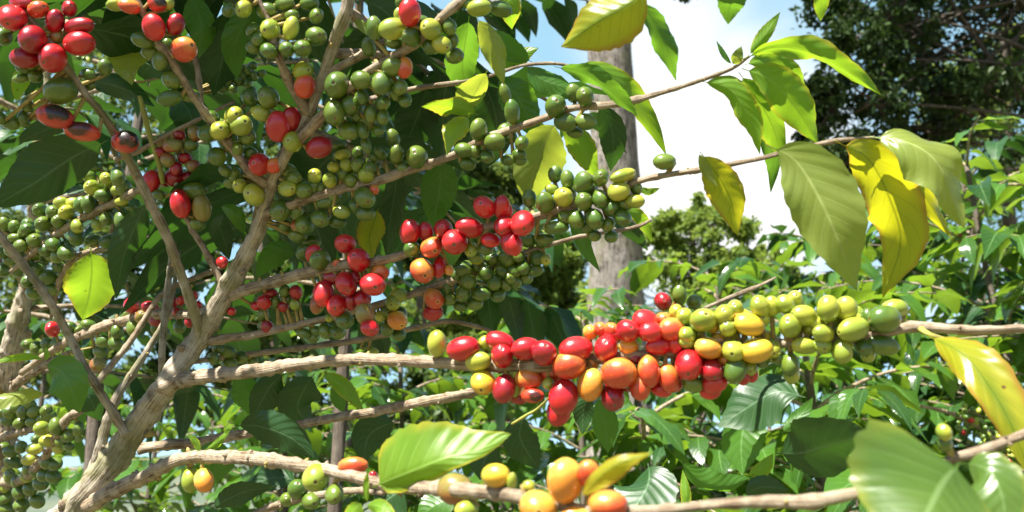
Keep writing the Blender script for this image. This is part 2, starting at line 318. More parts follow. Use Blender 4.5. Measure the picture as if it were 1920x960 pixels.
class Leaves:
    def __init__(s): s.it = []
    def add(s, base, dirv, up, length): s.it.append((base, dirv, up, length))
    def into(s, mb, m, rg):
        groups = {}
        for it in s.it: groups.setdefault(rg.randrange(len(TEMPL)), []).append(it)
        for k, its in groups.items():
            V, Q, UV = TEMPL[k]
            B = np.array([npv(i[0]) for i in its]); X = np.array([npv(i[1]) for i in its]); X /= np.linalg.norm(X, axis=1)[:, None]
            Z = np.array([npv(i[2]) for i in its]); Ln = np.array([i[3] for i in its])
            Y = np.cross(Z, X); Y /= np.linalg.norm(Y, axis=1)[:, None] + 1e-9; Z = np.cross(X, Y)
            W = (B[:, None] + Ln[:, None, None] * (V[None, :, 0, None] * X[:, None] + V[None, :, 1, None] * Y[:, None] + V[None, :, 2, None] * Z[:, None]))
            QQ = (Q[None] + (np.arange(len(its)) * len(V))[:, None, None]).reshape(-1, 4)
            mb.raw(W.reshape(-1, 3), QQ, np.tile(UV, (len(its), 1)), m)

def cherry(mb, c, ax, rl, rs_, m, rg, nu=15, nv=20, bdir=None, squash=1.0):
    """ellipsoid berry with a stalk dimple, a shallow seam and a blossom-end navel; ax points to the navel"""
    ax = Vector(ax).normalized(); q = Vector((0, 0, 1)).rotation_difference(ax).to_matrix()
    spin = rg.random() * 6.28; th = np.concatenate([np.linspace(0, math.pi * 0.88, nu - 4), np.array([0.92, 0.95, 0.975, 1.0]) * math.pi])
    V = []; UV = []
    for t in th:
        s = t / math.pi; rr = math.sin(t) ** 0.95 if 0 < t < math.pi else 0.0; z = -math.cos(t)
        if s > 0.965: z -= 0.045
        elif s > 0.93: z += 0.012
        if s < 0.06: z += 0.05
        for k in range(nv):
            a = k / nv * 2 * math.pi
            g = 1 - 0.022 * abs(math.cos(a)) ** 14
            V.append((rr * math.cos(a + 1.57) * 1.0 * g, rr * math.sin(a + 1.57) * 0.93 * g, z)); UV.append((k / nv, s))
    V = np.array(V); b = Vector(bdir or (rg.uniform(-1, 1), rg.uniform(-1, 1), rg.uniform(-1, 1))).normalized()
    cs, sn = math.cos(spin), math.sin(spin); Rz = np.array(((cs, -sn, 0), (sn, cs, 0), (0, 0, 1)))
    W = (V * np.array((rs_, rs_ * squash, rl))) @ Rz.T @ np.array(q).T
    nrm = W / (np.linalg.norm(W, axis=1)[:, None] + 1e-9); bl = 0.5 + 0.5 * (nrm @ npv(b))
    mb.grid(W + npv(c), len(th), nv, UV, m, wrap=True, blush=bl)
# ------------------------------------------------------------------ ground, hills
def flatmat(name, a, b, scale):
    m, t, out = newmat(name); tc = N(t, 'ShaderNodeTexCoord'); nz = N(t, 'ShaderNodeTexNoise'); nz.inputs['Scale'].default_value = scale; nz.inputs['Detail'].default_value = 8
    L(t, tc.outputs['Object'], nz.inputs['Vector']); p = N(t, 'ShaderNodeBsdfPrincipled'); p.inputs['Roughness'].default_value = 0.95
    L(t, mixc(t, maprange(t, nz.outputs['Fac'], 0.35, 0.65), a, b), p.inputs['Base Color']); L(t, p.outputs[0], out.inputs[0]); return m
def terrain():
    xs = np.concatenate([-np.geomspace(900, 2, 40), [0], np.geomspace(2, 900, 40)]); ys = np.concatenate([-np.geomspace(200, 2, 20), [0], np.geomspace(2, 1500, 60)])
    V = []; UV = []
    for x in xs:
        for y in ys:
            r = math.hypot(x, y); z = 0.05 * mnoise.noise(Vector((x * 0.4, y * 0.4, 0)))
            V.append((x, y, z)); UV.append((x, y))
    mb = MB(); mb.grid(V, len(xs), len(ys), UV, flatmat('grassy_earth', (0.06, 0.09, 0.025), (0.16, 0.11, 0.06), 1.5))
    mb.build('ground', origin=(0, 0, 0), kind='structure')
    mb = MB(); V = []; UV = []
    for i in range(90):
        x = -700 + i * 14
        for j in range(14):
            y = 420 + j * 30; h = math.sin(min(j / 8, 1) * math.pi / 2)
            pk = 34 * math.exp(-((x + 190) / 210) ** 2) + 16 * math.exp(-((x - 330) / 160) ** 2) + 6
            V.append((x, y, -1 + h * pk * (1 + 0.35 * mnoise.fractal(Vector((x * 0.012, y * 0.012, 3)), 1, 2, 4)))); UV.append((x, y))
    mb.grid(V, 90, 14, UV, flatmat('wooded_hill', (0.06, 0.09, 0.06), (0.12, 0.14, 0.09), 0.05)); mb.build('hills', origin=(0, 420, 0), kind='structure')
terrain()

# ------------------------------------------------------------------ trees
def tree(name, label, trunk_rows, clumps, nleaf, size, lm, bm, seed, group=None, spread=1.0):
    """trunk_rows: world (x,y,z,r); clumps: [(centre, radius)]"""
    rg = random.Random(seed); base = Vector(trunk_rows[0][:3]); base.z = 0
    root = empty(name, base, label, 'tree', group)
    mb = MB(); tp = smooth_path(trunk_rows, 0.25); tube(mb, tp, bm, 20, wob=0.03, seed=seed); mb.build('trunk', root)
    mb = MB(); lv = []
    for c, r in clumps:
        c = Vector(c)
        k = rg.randrange(int(len(tp) * 0.55), len(tp)); s = Vector(tp[k][:3]); mid = (s + c) / 2 + Vector((rg.uniform(-.2, .2), rg.uniform(-.2, .2), 0.1)) * r
        tube(mb, smooth_path([(*s, tp[k][3] * 0.13), (*mid, tp[k][3] * 0.07), (*c, tp[k][3] * 0.04)], 0.2), bm, 6, seed=seed)
        subs = []
        for _ in range(15):
            v = Vector((rg.gauss(0, 1), rg.gauss(0, 1), rg.gauss(0, 0.8))).normalized() * r * rg.uniform(0.35, 1.35); subs.append((c + v, r * rg.uniform(0.14, 0.40)))
            tube(mb, [(*c, tp[k][3] * 0.1), (*(c + v * 0.5 + Vector((0, 0, -0.04 * r))), tp[k][3] * 0.06), (*(c + v), tp[k][3] * 0.02)], bm, 4)
        lv.append(subs)
    mb.build('limbs', root)
    per = max(1, nleaf // len(clumps)); B = []
    for subs in lv:
        for _ in range(per):
            c, r = subs[rg.randrange(len(subs))]
            B.append(npv(c) + np.array((rg.gauss(0, 1), rg.gauss(0, 1), rg.gauss(0, 0.75))) * r * 0.62 * spread)
    B = np.array(B); n = len(B); g = np.random.default_rng(seed)
    X = g.normal(size=(n, 3)); X[:, 2] -= 0.5; X /= np.linalg.norm(X, axis=1)[:, None]
    Z = g.normal(size=(n, 3)) * 0.7; Z[:, 2] += 1; Y = np.cross(Z, X); Y /= np.linalg.norm(Y, axis=1)[:, None]; Z = np.cross(X, Y)
    s = size * g.uniform(0.6, 1.3, n)
    T = np.array(((0, 0, 0), (0.35, 0.24, 0.08), (0.75, 0.17, 0.02), (1, 0, -0.12), (0.75, -0.17, 0.02), (0.35, -0.24, 0.08), (0.5, 0, -0.02)))
    Q = np.array(((0, 6, 2, 1), (6, 3, 2, 2), (0, 5, 4, 6), (6, 4, 3, 3)))
    Q = np.array(((0, 6, 2, 1), (0, 5, 4, 6), (6, 4, 3, 2)))
    W = B[:, None] + s[:, None, None] * (T[None, :, 0, None] * X[:, None] + T[None, :, 1, None] * Y[:, None] + T[None, :, 2, None] * Z[:, None])
    QQ = (Q[None] + (np.arange(n) * 7)[:, None, None]).reshape(-1, 4)
    mb = MB(); mb.raw(W.reshape(-1, 3), QQ, np.tile(np.array([(t[0], t[1] + 0.5) for t in T]), (n, 1)), lm); mb.build('crown', root)
    return root
def PC(x, y, d, rpx): return (P(x, y, d), rpx * d / F)
# tall pale trunk
def ptrunk(rows): # rows x,y,d,rpx ; first one goes down to the ground
    out = px_path(rows); x, y, z, r = out[0]
    if z > 0.1: out.insert(0, (x, y, -0.1, r * 1.25))
    return out
tree('pale_trunk_tree', 'tall straight tree with thick pale grey lichen-spotted trunk against the white sky', ptrunk([(1156, 700, 9, 62), (1155, 510, 9.0, 50), (1152, 300, 9, 45), (1146, 150, 9, 43), (1140, 40, 9, 41), (1138, -300, 9.2, 37), (1140, -900, 9.5, 28)]),
     [PC(1180 + 260 * math.cos(k * 1.1), -1150 - 130 * (k % 4), 10.5 + 2 * math.sin(k * 1.1), 170) for k in range(9)] + [PC(1285, -52, 9.2, 36)], 5200, 0.11, M['tree_backlit'], M['trunk_pale'], 3)
# overhanging tree, top right; its backlit shade is put into the leaf colour
rg = random.Random(5)
cl = [(1620, 20, 95), (1700, 60, 105), (1790, 30, 120), (1880, 20, 110), (1720, 150, 90), (1800, 120, 105), (1640, 190, 70), (1560, 200, 62), (1590, 265, 55), (1700, 240, 80), (1790, 230, 85), (1660, 110, 55), (1560, -10, 45), (1840, 170, 60), (1950, 120, 110), (1730, 320, 60), (1960, 300, 110), (1850, -80, 160), (1700, -120, 160), (1990, -60, 150), (1526, 452, 14), (1545, 160, 40), (1530, 235, 40), (1570, 300, 45), (1640, 300, 50), (1680, 20, 60), (1600, 70, 40), (1720, 90, 60), (1760, 180, 50)]
tree('shade_tree', 'big leafy shade tree overhanging the top right corner, backlit shade put into its dark leaf colour', ptrunk([(2150, 900, 10.5, 70), (2120, 500, 10.3, 60), (2060, 250, 10, 50), (1980, 60, 10, 34), (1900, -100, 10, 20)]),
     [PC(x, y, 9.4 + rg.random() * 1.8, r) for x, y, r in cl] + [PC(1650 + 60 * k, -260 - 70 * (k % 3), 9.5 + (k % 2), 150) for k in range(7)], 30000, 0.085, M['tree_backlit'], M['trunk_dark'], 11)  # the clumps high above are out of view, added to shade the crown
cl = [(1780, 160, 50), (1850, 110, 55), (1900, 140, 70), (1830, 220, 70), (1900, 250, 80), (1790, 290, 60), (1860, 330, 90), (1740, 370, 50), (1700, 410, 45), (1930, 60, 60), (1960, 380, 120), (1840, 430, 110)]
tree('olive_tree', 'sunlit yellow-green tree behind the dark shade tree at the right edge', ptrunk([(1905, 900, 14, 16), (1900, 600, 14, 14), (1890, 350, 14, 11), (1888, 180, 14, 8), (1880, 60, 14, 5)]),
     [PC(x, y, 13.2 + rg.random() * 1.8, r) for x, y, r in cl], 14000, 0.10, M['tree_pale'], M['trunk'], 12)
cl = [(1300, 440, 42), (1255, 450, 34), (1345, 420, 30), (1280, 500, 60), (1350, 490, 48), (1400, 480, 22), (1225, 500, 40), (1320, 540, 60), (1240, 560, 70), (1395, 545, 40), (1450, 560, 50), (1360, 400, 18), (1400, 440, 30), (1430, 500, 34), (1225, 440, 22), (1320, 400, 26), (1250, 410, 20), (1480, 520, 30), (1380, 530, 50)]
tree('rounded_tree', 'small rounded olive-green tree right of the pale trunk', ptrunk([(1310, 800, 17, 14), (1305, 600, 17, 11), (1300, 480, 17, 7), (1298, 420, 17, 4)]),
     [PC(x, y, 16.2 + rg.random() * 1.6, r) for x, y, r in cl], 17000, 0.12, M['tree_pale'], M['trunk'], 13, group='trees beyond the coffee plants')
cl = [(1010, 520, 60), (940, 560, 75), (870, 480, 60), (1060, 470, 40), (980, 440, 50), (1080, 560, 60), (860, 600, 80), (960, 640, 90), (1060, 650, 80), (800, 560, 60)]
tree('broad_tree', 'broad yellow-green tree left of the pale trunk, behind the red cherries', ptrunk([(950, 900, 13, 16), (945, 700, 13, 13), (940, 560, 13, 9), (940, 450, 13, 5)]),
     [PC(x, y, 12.2 + rg.random() * 1.6, r) for x, y, r in cl], 16000, 0.13, M['tree_pale'], M['trunk'], 14, group='trees beyond the coffee plants')
cl = [(830, 380, 60), (900, 350, 60), (800, 450, 60), (950, 330, 40), (870, 300, 50), (780, 340, 60), (700, 420, 70), (620, 380, 80), (720, 300, 70), (920, 410, 45)]
tree('dense_tree', 'dense dark green tree seen between the hanging leaves above the red cherries', ptrunk([(780, 900, 11, 18), (790, 650, 11, 15), (800, 480, 11, 11), (820, 350, 11, 6)]),
     [PC(x, y, 10.4 + rg.random() * 1.4, r) for x, y, r in cl], 16000, 0.10, M['tree_mid'], M['trunk'], 15, group='trees beyond the coffee plants')
cl = [(560, 660, 60), (520, 780, 70), (860, 680, 70), (930, 720, 70), (560, 720, 70), (640, 760, 80), (740, 740, 85), (830, 740, 80), (700, 820, 90), (600, 830, 80), (800, 820, 90), (500, 620, 60), (480, 560, 50), (900, 780, 80), (520, 540, 50), (620, 640, 60), (720, 650, 60)]
tree('slender_tree', 'slender tree whose thin grey trunk stands below the long bare branch', ptrunk([(648, 900, 6, 9), (650, 780, 6, 8), (652, 650, 6, 7), (655, 560, 6, 6), (660, 480, 6, 4)]),
     [PC(x, y, 7.0 + rg.random() * 1.4, r) for x, y, r in cl], 26000, 0.07, M['tree_mid'], M['trunk'], 16, group='trees beyond the coffee plants')
cl = [(60, 700, 60), (150, 650, 60), (230, 700, 60), (300, 730, 50), (120, 770, 60), (200, 780, 50), (60, 560, 80), (10, 480, 80), (130, 500, 60), (40, 640, 60), (100, 400, 70), (220, 440, 50), (180, 340, 70), (60, 300, 80), (300, 560, 45), (340, 470, 45), (250, 500, 40), (320, 60, 90), (220, 120, 80), (100, 180, 90), (430, 120, 90), (380, 240, 90), (260, 260, 70), (540, 60, 90), (520, 200, 90), (640, 130, 80), (0, 60, 90), (120, 20, 80), (600, 280, 80)]
tree('spreading_tree', 'spreading pale olive tree filling the gaps at the left edge', ptrunk([(-60, 900, 9, 22), (-40, 650, 9, 18), (0, 500, 9, 12), (40, 400, 9, 7)]),
     [PC(x, y, 8.4 + rg.random() * 1.4, r) for x, y, r in cl], 26000, 0.085, M['tree_mid'], M['trunk'], 17, group='trees beyond the coffee plants')
cl = [(400, 500, 45), (440, 420, 50), (380, 620, 50), (470, 640, 45), (430, 700, 40), (330, 660, 35), (560, 480, 60), (480, 350, 60), (360, 380, 50), (560, 780, 60), (480, 740, 50), (400, 780, 50), (560, 600, 60)]
tree('feathery_tree', 'feathery olive tree glimpsed on both sides of the thick forked stem', ptrunk([(516, 900, 8, 15), (516, 700, 8, 13), (510, 560, 8, 9), (480, 430, 8, 5)]),
     [PC(x, y, 8.4 + rg.random() * 1.4, r) for x, y, r in cl], 11000, 0.08, M['tree_mid'], M['trunk'], 18, group='trees beyond the coffee plants')

# ------------------------------------------------------------------ coffee shrubs behind
def lateral(mb, lv, rg, s, d, length, r0, bare=0.15, leafL=0.13, gap=0.06, droop=0.35, nodes=None, m=None):
    d = Vector(d).normalized(); n = max(4, int(length / gap)); p = Vector(s); rows = [(*p, r0)]; 
    for i in range(1, n + 1):
        t = i / n; d = (d + Vector((rg.uniform(-.06, .06), rg.uniform(-.06, .06), -droop / n + rg.uniform(-.04, .04)))).normalized(); p = p + d * (length / n); rows.append((*p, r0 * (1 - 0.7 * t)))
        if nodes is not None: nodes.append((p.copy(), d.copy(), t))
        if t > bare:
            side = d.cross(Vector((0, 0, 1))).normalized(); last = i == n
            for sg in (-1, 1):
                if rg.random() < 0.12: continue
                ld = (side * sg * (0.9 if not last else 0.5) + d * rg.uniform(0.35, 0.8) + Vector((0, 0, rg.uniform(-0.55, 0.25)))).normalized()
                lv.add(p, ld, Vector((rg.uniform(-.35, .35), rg.uniform(-.35, .35), 1)), leafL * rg.choice((rg.uniform(0.4, 0.8), rg.uniform(0.7, 1.15))) * (1 - 0.25 * (last)))
    tube(mb, smooth_path(rows, 0.04), m or M['twig'], 6, knob=0.35, knobstep=gap, seed=rg.random() * 9)
def shrub(x, y, h, seed, label, lm='shrub', leafL=0.125, z0=0.5, Lmax=0.6, berries=0, azr=None, dens=1.0, keep=None, name='coffee_shrub', lean=(0, 0), extra=None):
    rg = random.Random(seed); root = empty(name, (x, y, 0), label, 'coffee plant', 'coffee plants behind the fruiting branches')
    mb = MB(); rows = []
    n = 8
    for i in range(n + 1):
        t = i / n; rows.append((x + lean[0] * t + rg.uniform(-.015, .015), y + lean[1] * t + rg.uniform(-.015, .015), t * h - (0.05 if i == 0 else 0), 0.013 * (1 - 0.75 * t) + 0.003))
    sp = smooth_path(rows, 0.06); tube(mb, sp, M['trunk'], 10, knob=0.15, knobstep=0.08, seed=seed); mb.build('stem', root)
    mb = MB(); lv = Leaves(); nodes = []; z = z0; k = 0
    while z < h:
        a = rg.uniform(-0.3, 0.3) + (k % 2) * math.pi / 2; i = min(len(sp) - 1, int(z / h * len(sp))); s = Vector(sp[i][:3]); f = 1 - (z - z0) / (h - z0)
        for q in (0, math.pi):
            if rg.random() > dens: continue
            aa = a + q; d = Vector((math.cos(aa), math.sin(aa), 0.45 + 0.5 * (1 - f)))
            e = s + d * Lmax
            if keep and not keep(e): continue
            lateral(mb, lv, rg, s, d, Lmax * (0.35 + 0.65 * min(1, f * 1.8)) * rg.uniform(0.8, 1.15), 0.0045, leafL=leafL, gap=0.04, nodes=nodes, droop=0.9)
        z += 0.075; k += 1
    if extra: extra(mb, lv, rg)
    mb.build('branches', root); mb = MB(); lv.into(mb, M[lm], rg); mb.build('foliage', root)
    if berries:
        mb = MB(); cand = [nd for nd in nodes if nd[2] < 0.8]; rg.shuffle(cand)
        for p, d, t in cand[:berries]:
            for _ in range(rg.randint(5, 10)):
                o = Vector((rg.gauss(0, 1), rg.gauss(0, 1), rg.gauss(0, 1))).normalized(); r = rg.uniform(0.0055, 0.0072)
                c = rg.choice('GGGGGGLD' if berries < 25 else 'GGGGL'); cherry(mb, p + o * 0.011, o, r * 1.15, r, CH[c], rg, 7, 8)
        mb.build('coffee_cherries', root, label='small clustered cherries', kind='stuff')
    return root
def at(px, d): p = P(px, 480, d); return p.x, p.y
def S_(px, d, h, seed, label, **k): x, y = at(px, d); return shrub(x, y, h, seed, label, **k)
safe = lambda e: (e - Vector((0, 0.45, 1.7))).length > 0.55
S_(1850, 2.25, 2.42, 1, 'tall glossy coffee shrub below the dark shade tree at the right edge', berries=18)
S_(1560, 2.9, 2.34, 2, 'coffee shrub behind the yellow-green cherries, under the hanging yellow leaf')
S_(1340, 2.5, 2.17, 3, 'sunlit coffee shrub in the middle, right below the rounded olive tree')
S_(1090, 2.7, 2.14, 4, 'bright coffee shrub in front of the foot of the pale trunk')
S_(1200, 1.7, 1.76, 5, 'low coffee shrub under the long row of red and orange cherries', leafL=0.14)
S_(1500, 1.75, 1.92, 6, 'low coffee shrub under the yellow-green end of the cherry row', leafL=0.14)
S_(930, 3.1, 2.18, 7, 'coffee shrub just left of the pale trunk, below the broad tree')
S_(2060, 1.9, 2.3, 8, 'coffee shrub cut by the right edge, behind the big yellow leaf')
S_(1700, 3.4, 2.7, 9, 'far shaded coffee shrub between the hanging yellow leaf and the right edge')
S_(760, 2.6, 1.95, 10, 'low coffee shrub under the bright green leaf at the bottom', Lmax=0.5)
S_(640, 4.6, 2.35, 31, 'far coffee shrub seen under the main branch, left of the orange cherries', Lmax=0.7)
S_(960, 4.4, 2.3, 32, 'far coffee shrub below the yellow cherry at the left end of the long cherry row', Lmax=0.7)
S_(430, 5.0, 2.0, 33, 'far sunlit coffee shrub low at the left, against the wooded hill', Lmax=0.7)
S_(1420, 4.2, 2.5, 34, 'far coffee shrub below the rounded olive tree', Lmax=0.7)
S_(1800, 4.4, 3.0, 35, 'far shaded coffee shrub right of the white glossy leaf', Lmax=0.7)
S_(1830, 2.8, 2.6, 36, 'added dark coffee shrub standing in for the shaded hollow at the right edge above the cherry row', lm='dark', Lmax=0.7)  # this and the next two: added, deep leaf colour stands in for shaded hollows
S_(1560, 3.4, 2.5, 37, 'added dark coffee shrub standing in for the shaded gap under the broad hanging leaf', lm='dark', Lmax=0.7)
S_(1280, 3.3, 2.2, 38, 'added dark coffee shrub standing in for the shade deep behind the middle of the cherry row', lm='dark', Lmax=0.7)
S_(330, 3.2, 1.98, 11, 'small sunlit coffee shrub low behind the thick forked stem', leafL=0.11)
S_(120, 2.6, 2.0, 12, 'coffee shrub in the bottom left corner under the green cherry cluster', leafL=0.11)
S_(560, 2.4, 1.80, 13, 'low coffee shrub at the bottom, left of the slender trunk', leafL=0.14)
S_(230, 1.6, 2.95, 21, 'shady coffee plant behind the red cherries in the top left', lm='dark', berries=40, leafL=0.12, keep=safe, z0=1.85, Lmax=0.5, dens=0.8)  # shade of this plant and the next is put into the leaf colour
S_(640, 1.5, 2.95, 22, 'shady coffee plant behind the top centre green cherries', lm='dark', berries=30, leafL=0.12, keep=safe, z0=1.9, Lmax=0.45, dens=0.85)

rg = random.Random(91); fr = bpy.data.objects['coffee_shrub']
for o in bpy.data.objects:
    if o.name.startswith('coffee_shrub') and o.get('label', '').startswith('tall glossy'): fr = o
rows = [(*P(1900, 905, 2.1), .006), (*P(1870, 830, 1.8), .005), (*P(1790, 778, 1.65), .004), (*P(1700, 757, 1.6), .003), (*P(1640, 745, 1.58), .0025), (*P(1570, 733, 1.55), .0018)]
mb = MB(); fp = smooth_path(rows, 0.02); tube(mb, fp, M['twig'], 6, knob=.3); mb.build('branch', fr, label='fruiting branch reaching forward')
lo, hi = 0.15, 0.72
for k in range(95):
    t = rg.choice((0.2, 0.28, 0.36, 0.44, 0.5, 0.57, 0.64)) + rg.gauss(0, 0.012); q = fp[int(t * (len(fp) - 1))]; o = Vector((rg.gauss(0, 1), rg.gauss(0, 1), rg.gauss(0, 1))).normalized(); rr = rg.uniform(.0048, .0068)
    c = rg.choice('LLGGG' if t < 0.62 and t > 0.34 else 'GLRDDG'); pos = Vector(q[:3]) + o * rg.uniform(.009, .034)
    mb = MB(); cherry(mb, pos, o, rr * 1.12, rr, CH[c], rg, 8, 10); mb.build('coffee_cherry', fr, origin=npv(pos), label=LAB[c])
# ------------------------------------------------------------------ the fruiting coffee tree in front
root = empty('coffee_tree', (P(140, 960, .62).x, P(140, 960, .62).y, 0), 'lichen-spotted forked coffee tree in front, its branches full of red, orange and green cherries', 'coffee tree')
BR = {}
def branch(key, rows, name='branch', m='twig', knob=0.28, ks=0.022, label=None, wob=0.06, parent=None):
    rows = [(a, b_, c, q * (0.76 if m == 'bark' else 0.86 if key == 'bZ' else 0.94)) for a, b_, c, q in rows]; pth = smooth_path(px_path(rows), 0.0035); BR[key] = (pth, rows)
    mb = MB(); tube(mb, pth, M[m], 30 if m == 'bark' else 18, rough=0.34 if m == 'bark' else 0.24, knob=knob, knobstep=ks, seed=len(BR) * 1.3, wob=wob)
    MBS[key] = (mb, name, label, parent)
MBS = {}
x0, y0, z0, r0 = px_path([(60, 1060, .62, 34)])[0]
branch('stem', [(20, 2400, .75, 38), (60, 1500, .66, 38), (95, 1040, .63, 36), (140, 955, .62, 35), (200, 880, .62, 33), (262, 790, .62, 31), (320, 710, .61, 29), (375, 630, .61, 26), (425, 545, .60, 23), (463, 475, .59, 20), (490, 415, .58, 17), (512, 340, .56, 14), (545, 275, .54, 13), (578, 213, .53, 13), (606, 143, .52, 13), (627, 83, .51, 14), (647, 27, .50, 15), (660, -40, .50, 15), (690, -200, .52, 14), (700, -500, .56, 11)], 'main_stem', 'bark', 0.12, 0.04)
branch('sA', [(238, 815, .61, 11), (227, 798, .61, 11), (167, 703, .6, 10.5), (133, 637, .6, 10), (90, 560, .59, 10), (40, 493, .59, 9.5), (0, 443, .58, 9), (-60, 350, .58, 8), (-120, 200, .58, 6)], 'stem', 'bark', 0.12, 0.03)
branch('sB', [(378, 650, .61, 10), (368, 600, .6, 13), (352, 550, .59, 12), (337, 507, .585, 11), (310, 437, .57, 11), (277, 370, .56, 11), (247, 310, .55, 10), (200, 227, .53, 9.5), (163, 180, .52, 9), (123, 123, .51, 9), (85, 70, .5, 8), (30, 0, .5, 7), (-10, -80, .5, 5)], 'stem', 'bark', 0.14, 0.035)
branch('sF', [(150, 950, .67, 15), (187, 840, .67, 12), (213, 757, .67, 10), (250, 697, .68, 9), (287, 640, .69, 7), (320, 570, .70, 6), (335, 470, .72, 5)], 'stem', 'bark', 0.12, 0.03)
branch('sE', [(303, 735, .66, 8), (305, 640, .66, 8), (312, 560, .67, 8), (320, 500, .68, 7.5), (330, 410, .7, 7), (338, 300, .72, 5), (345, 180, .74, 4)], 'stem', 'bark', 0.12, 0.03)
branch('bC', [(500, 345, .56, 9), (478, 330, .555, 9), (450, 298, .55, 9), (400, 233, .54, 8), (360, 177, .53, 8), (322, 115, .52, 7.5), (290, 70, .515, 7), (262, 10, .51, 5), (240, -60, .51, 4)])
branch('bD', [(425, 545, .6, 7), (413, 523, .6, 7), (385, 470, .6, 6.5), (353, 417, .6, 6), (335, 370, .6, 5), (325, 310, .61, 4)])
branch('bG', [(150, 770, .68, 7), (187, 713, .68, 7), (247, 637, .69, 6), (303, 553, .7, 5), (370, 520, .71, 5), (420, 500, .72, 4)])
branch('bH', [(420, 575, .64, 9), (370, 588, .68, 10), (300, 590, .74, 10), (240, 600, .78, 10), (180, 618, .8, 10), (110, 650, .82, 8), (40, 700, .84, 6)])
branch('bI', [(320, 325, .64, 8), (270, 350, .66, 8), (233, 370, .68, 8), (160, 407, .7, 8), (110, 437, .71, 7), (67, 470, .72, 6), (20, 510, .73, 4)])
branch('bJ', [(330, 425, .66, 6), (233, 463, .7, 6), (167, 473, .72, 6), (133, 490, .73, 5.5), (110, 533, .74, 5), (95, 600, .75, 3)])
branch('bK', [(215, 300, .6, 5), (260, 283, .6, 5), (327, 247, .6, 5), (390, 215, .6, 4), (440, 190, .6, 3)])
branch('bL', [(306, 345, .6, 5), (298, 310, .6, 5), (277, 240, .6, 5), (262, 180, .6, 4)], m='gtwig')
branch('bN', [(378, 200, .56, 5), (376, 170, .56, 5), (367, 110, .56, 5), (362, 80, .56, 3)])
branch('bO', [(580, 215, .53, 10), (567, 195, .525, 10), (543, 155, .52, 9), (523, 110, .51, 8), (514, 80, .51, 6), (505, 40, .51, 5), (480, -10, .51, 4)])
branch('bP', [(560, 262, .53, 10), (600, 222, .52, 9.5), (648, 172, .51, 9), (697, 130, .5, 8.5), (767, 90, .49, 8.5), (803, 62, .485, 9), (833, 28, .48, 10), (870, -4, .48, 9), (930, -50, .48, 7)])
branch('bQ', [(606, 143, .52, 8), (650, 118, .515, 8), (690, 96, .51, 8), (718, 80, .51, 7.5), (760, 70, .52, 5), (800, 50, .53, 4)])
branch('bR', [(600, 215, .53, 6), (680, 190, .53, 6), (733, 177, .53, 5.5), (773, 167, .53, 5.5), (857, 155, .53, 5), (862, 154, .53, 3.5), (920, 142, .53, 3), (980, 123, .53, 3), (1040, 119, .53, 3), (1075, 126, .53, 2)], label='thin branch turning green towards its leafy tip')
branch('bU', [(500, 400, .57, 8), (560, 379, .56, 9), (600, 366, .555, 9), (647, 353, .55, 9), (697, 343, .54, 9), (773, 317, .535, 8.5), (847, 293, .53, 8), (890, 270, .525, 8), (947, 247, .52, 8), (1020, 222, .51, 7.5), (1070, 203, .505, 7), (1140, 197, .5, 7), (1187, 188, .5, 7), (1237, 175, .495, 5), (1300, 155, .49, 4), (1373, 128, .485, 3.5), (1405, 105, .48, 2.5)])
branch('bV', [(435, 552, .6, 13), (480, 538, .59, 11), (570, 513, .57, 10.5), (647, 497, .55, 10), (697, 493, .54, 10), (757, 477, .53, 9), (830, 452, .52, 8), (900, 428, .51, 8), (960, 418, .50, 8), (1007, 405, .495, 8), (1070, 388, .49, 8), (1130, 370, .48, 8), (1173, 352, .475, 8), (1213, 335, .47, 6.5), (1313, 318, .46, 6), (1380, 306, .455, 5), (1430, 296, .45, 5), (1500, 278, .445, 4.5), (1570, 264, .44, 4.5), (1640, 258, .44, 3)])
branch('bW', [(390, 640, .61, 9), (440, 632, .61, 8), (480, 627, .6, 7.5), (600, 600, .59, 7.5), (690, 576, .58, 7), (773, 552, .57, 7.5), (837, 530, .56, 7.5), (920, 500, .56, 6), (990, 472, .555, 5), (1045, 455, .55, 4.5), (1080, 445, .55, 4.5), (1110, 440, .55, 4), (1190, 426, .55, 4), (1222, 412, .55, 2)])
branch('bX', [(350, 680, .62, 5), (440, 668, .65, 6), (480, 663, .65, 6), (607, 647, .65, 6), (680, 636, .65, 5.5), (747, 622, .65, 5.5), (813, 607, .65, 5), (847, 603, .65, 5), (900, 614, .65, 4), (960, 634, .65, 3)])
branch('main', [(300, 732, .61, 16), (335, 716, .60, 15), (370, 708, .58, 14.5), (480, 695, .55, 12.5), (560, 683, .52, 12), (640, 675, .50, 12), (700, 674, .48, 12), (800, 678, .46, 11.5), (870, 683, .45, 11.5), (960, 686, .44, 12), (1030, 685, .43, 12), (1100, 676, .43, 10), (1180, 667, .42, 10), (1260, 660, .42, 10), (1350, 652, .41, 9.5), (1450, 645, .41, 9), (1550, 640, .40, 9), (1650, 626, .40, 8.5), (1690, 617, .40, 9.5), (1727, 613, .40, 10), (1827, 619, .39, 9), (1920, 616, .39, 9), (2000, 612, .39, 8)], 'branch', 'twig', label='long fruit-laden branch crossing the picture')
branch('bY', [(262, 842, .65, 11), (300, 836, .65, 10), (367, 830, .65, 10), (450, 815, .64, 9), (550, 798, .61, 9), (630, 783, .58, 9), (700, 772, .56, 9), (773, 757, .54, 9), (840, 745, .52, 9), (887, 735, .50, 8.5), (930, 720, .49, 5), (960, 700, .48, 4)])
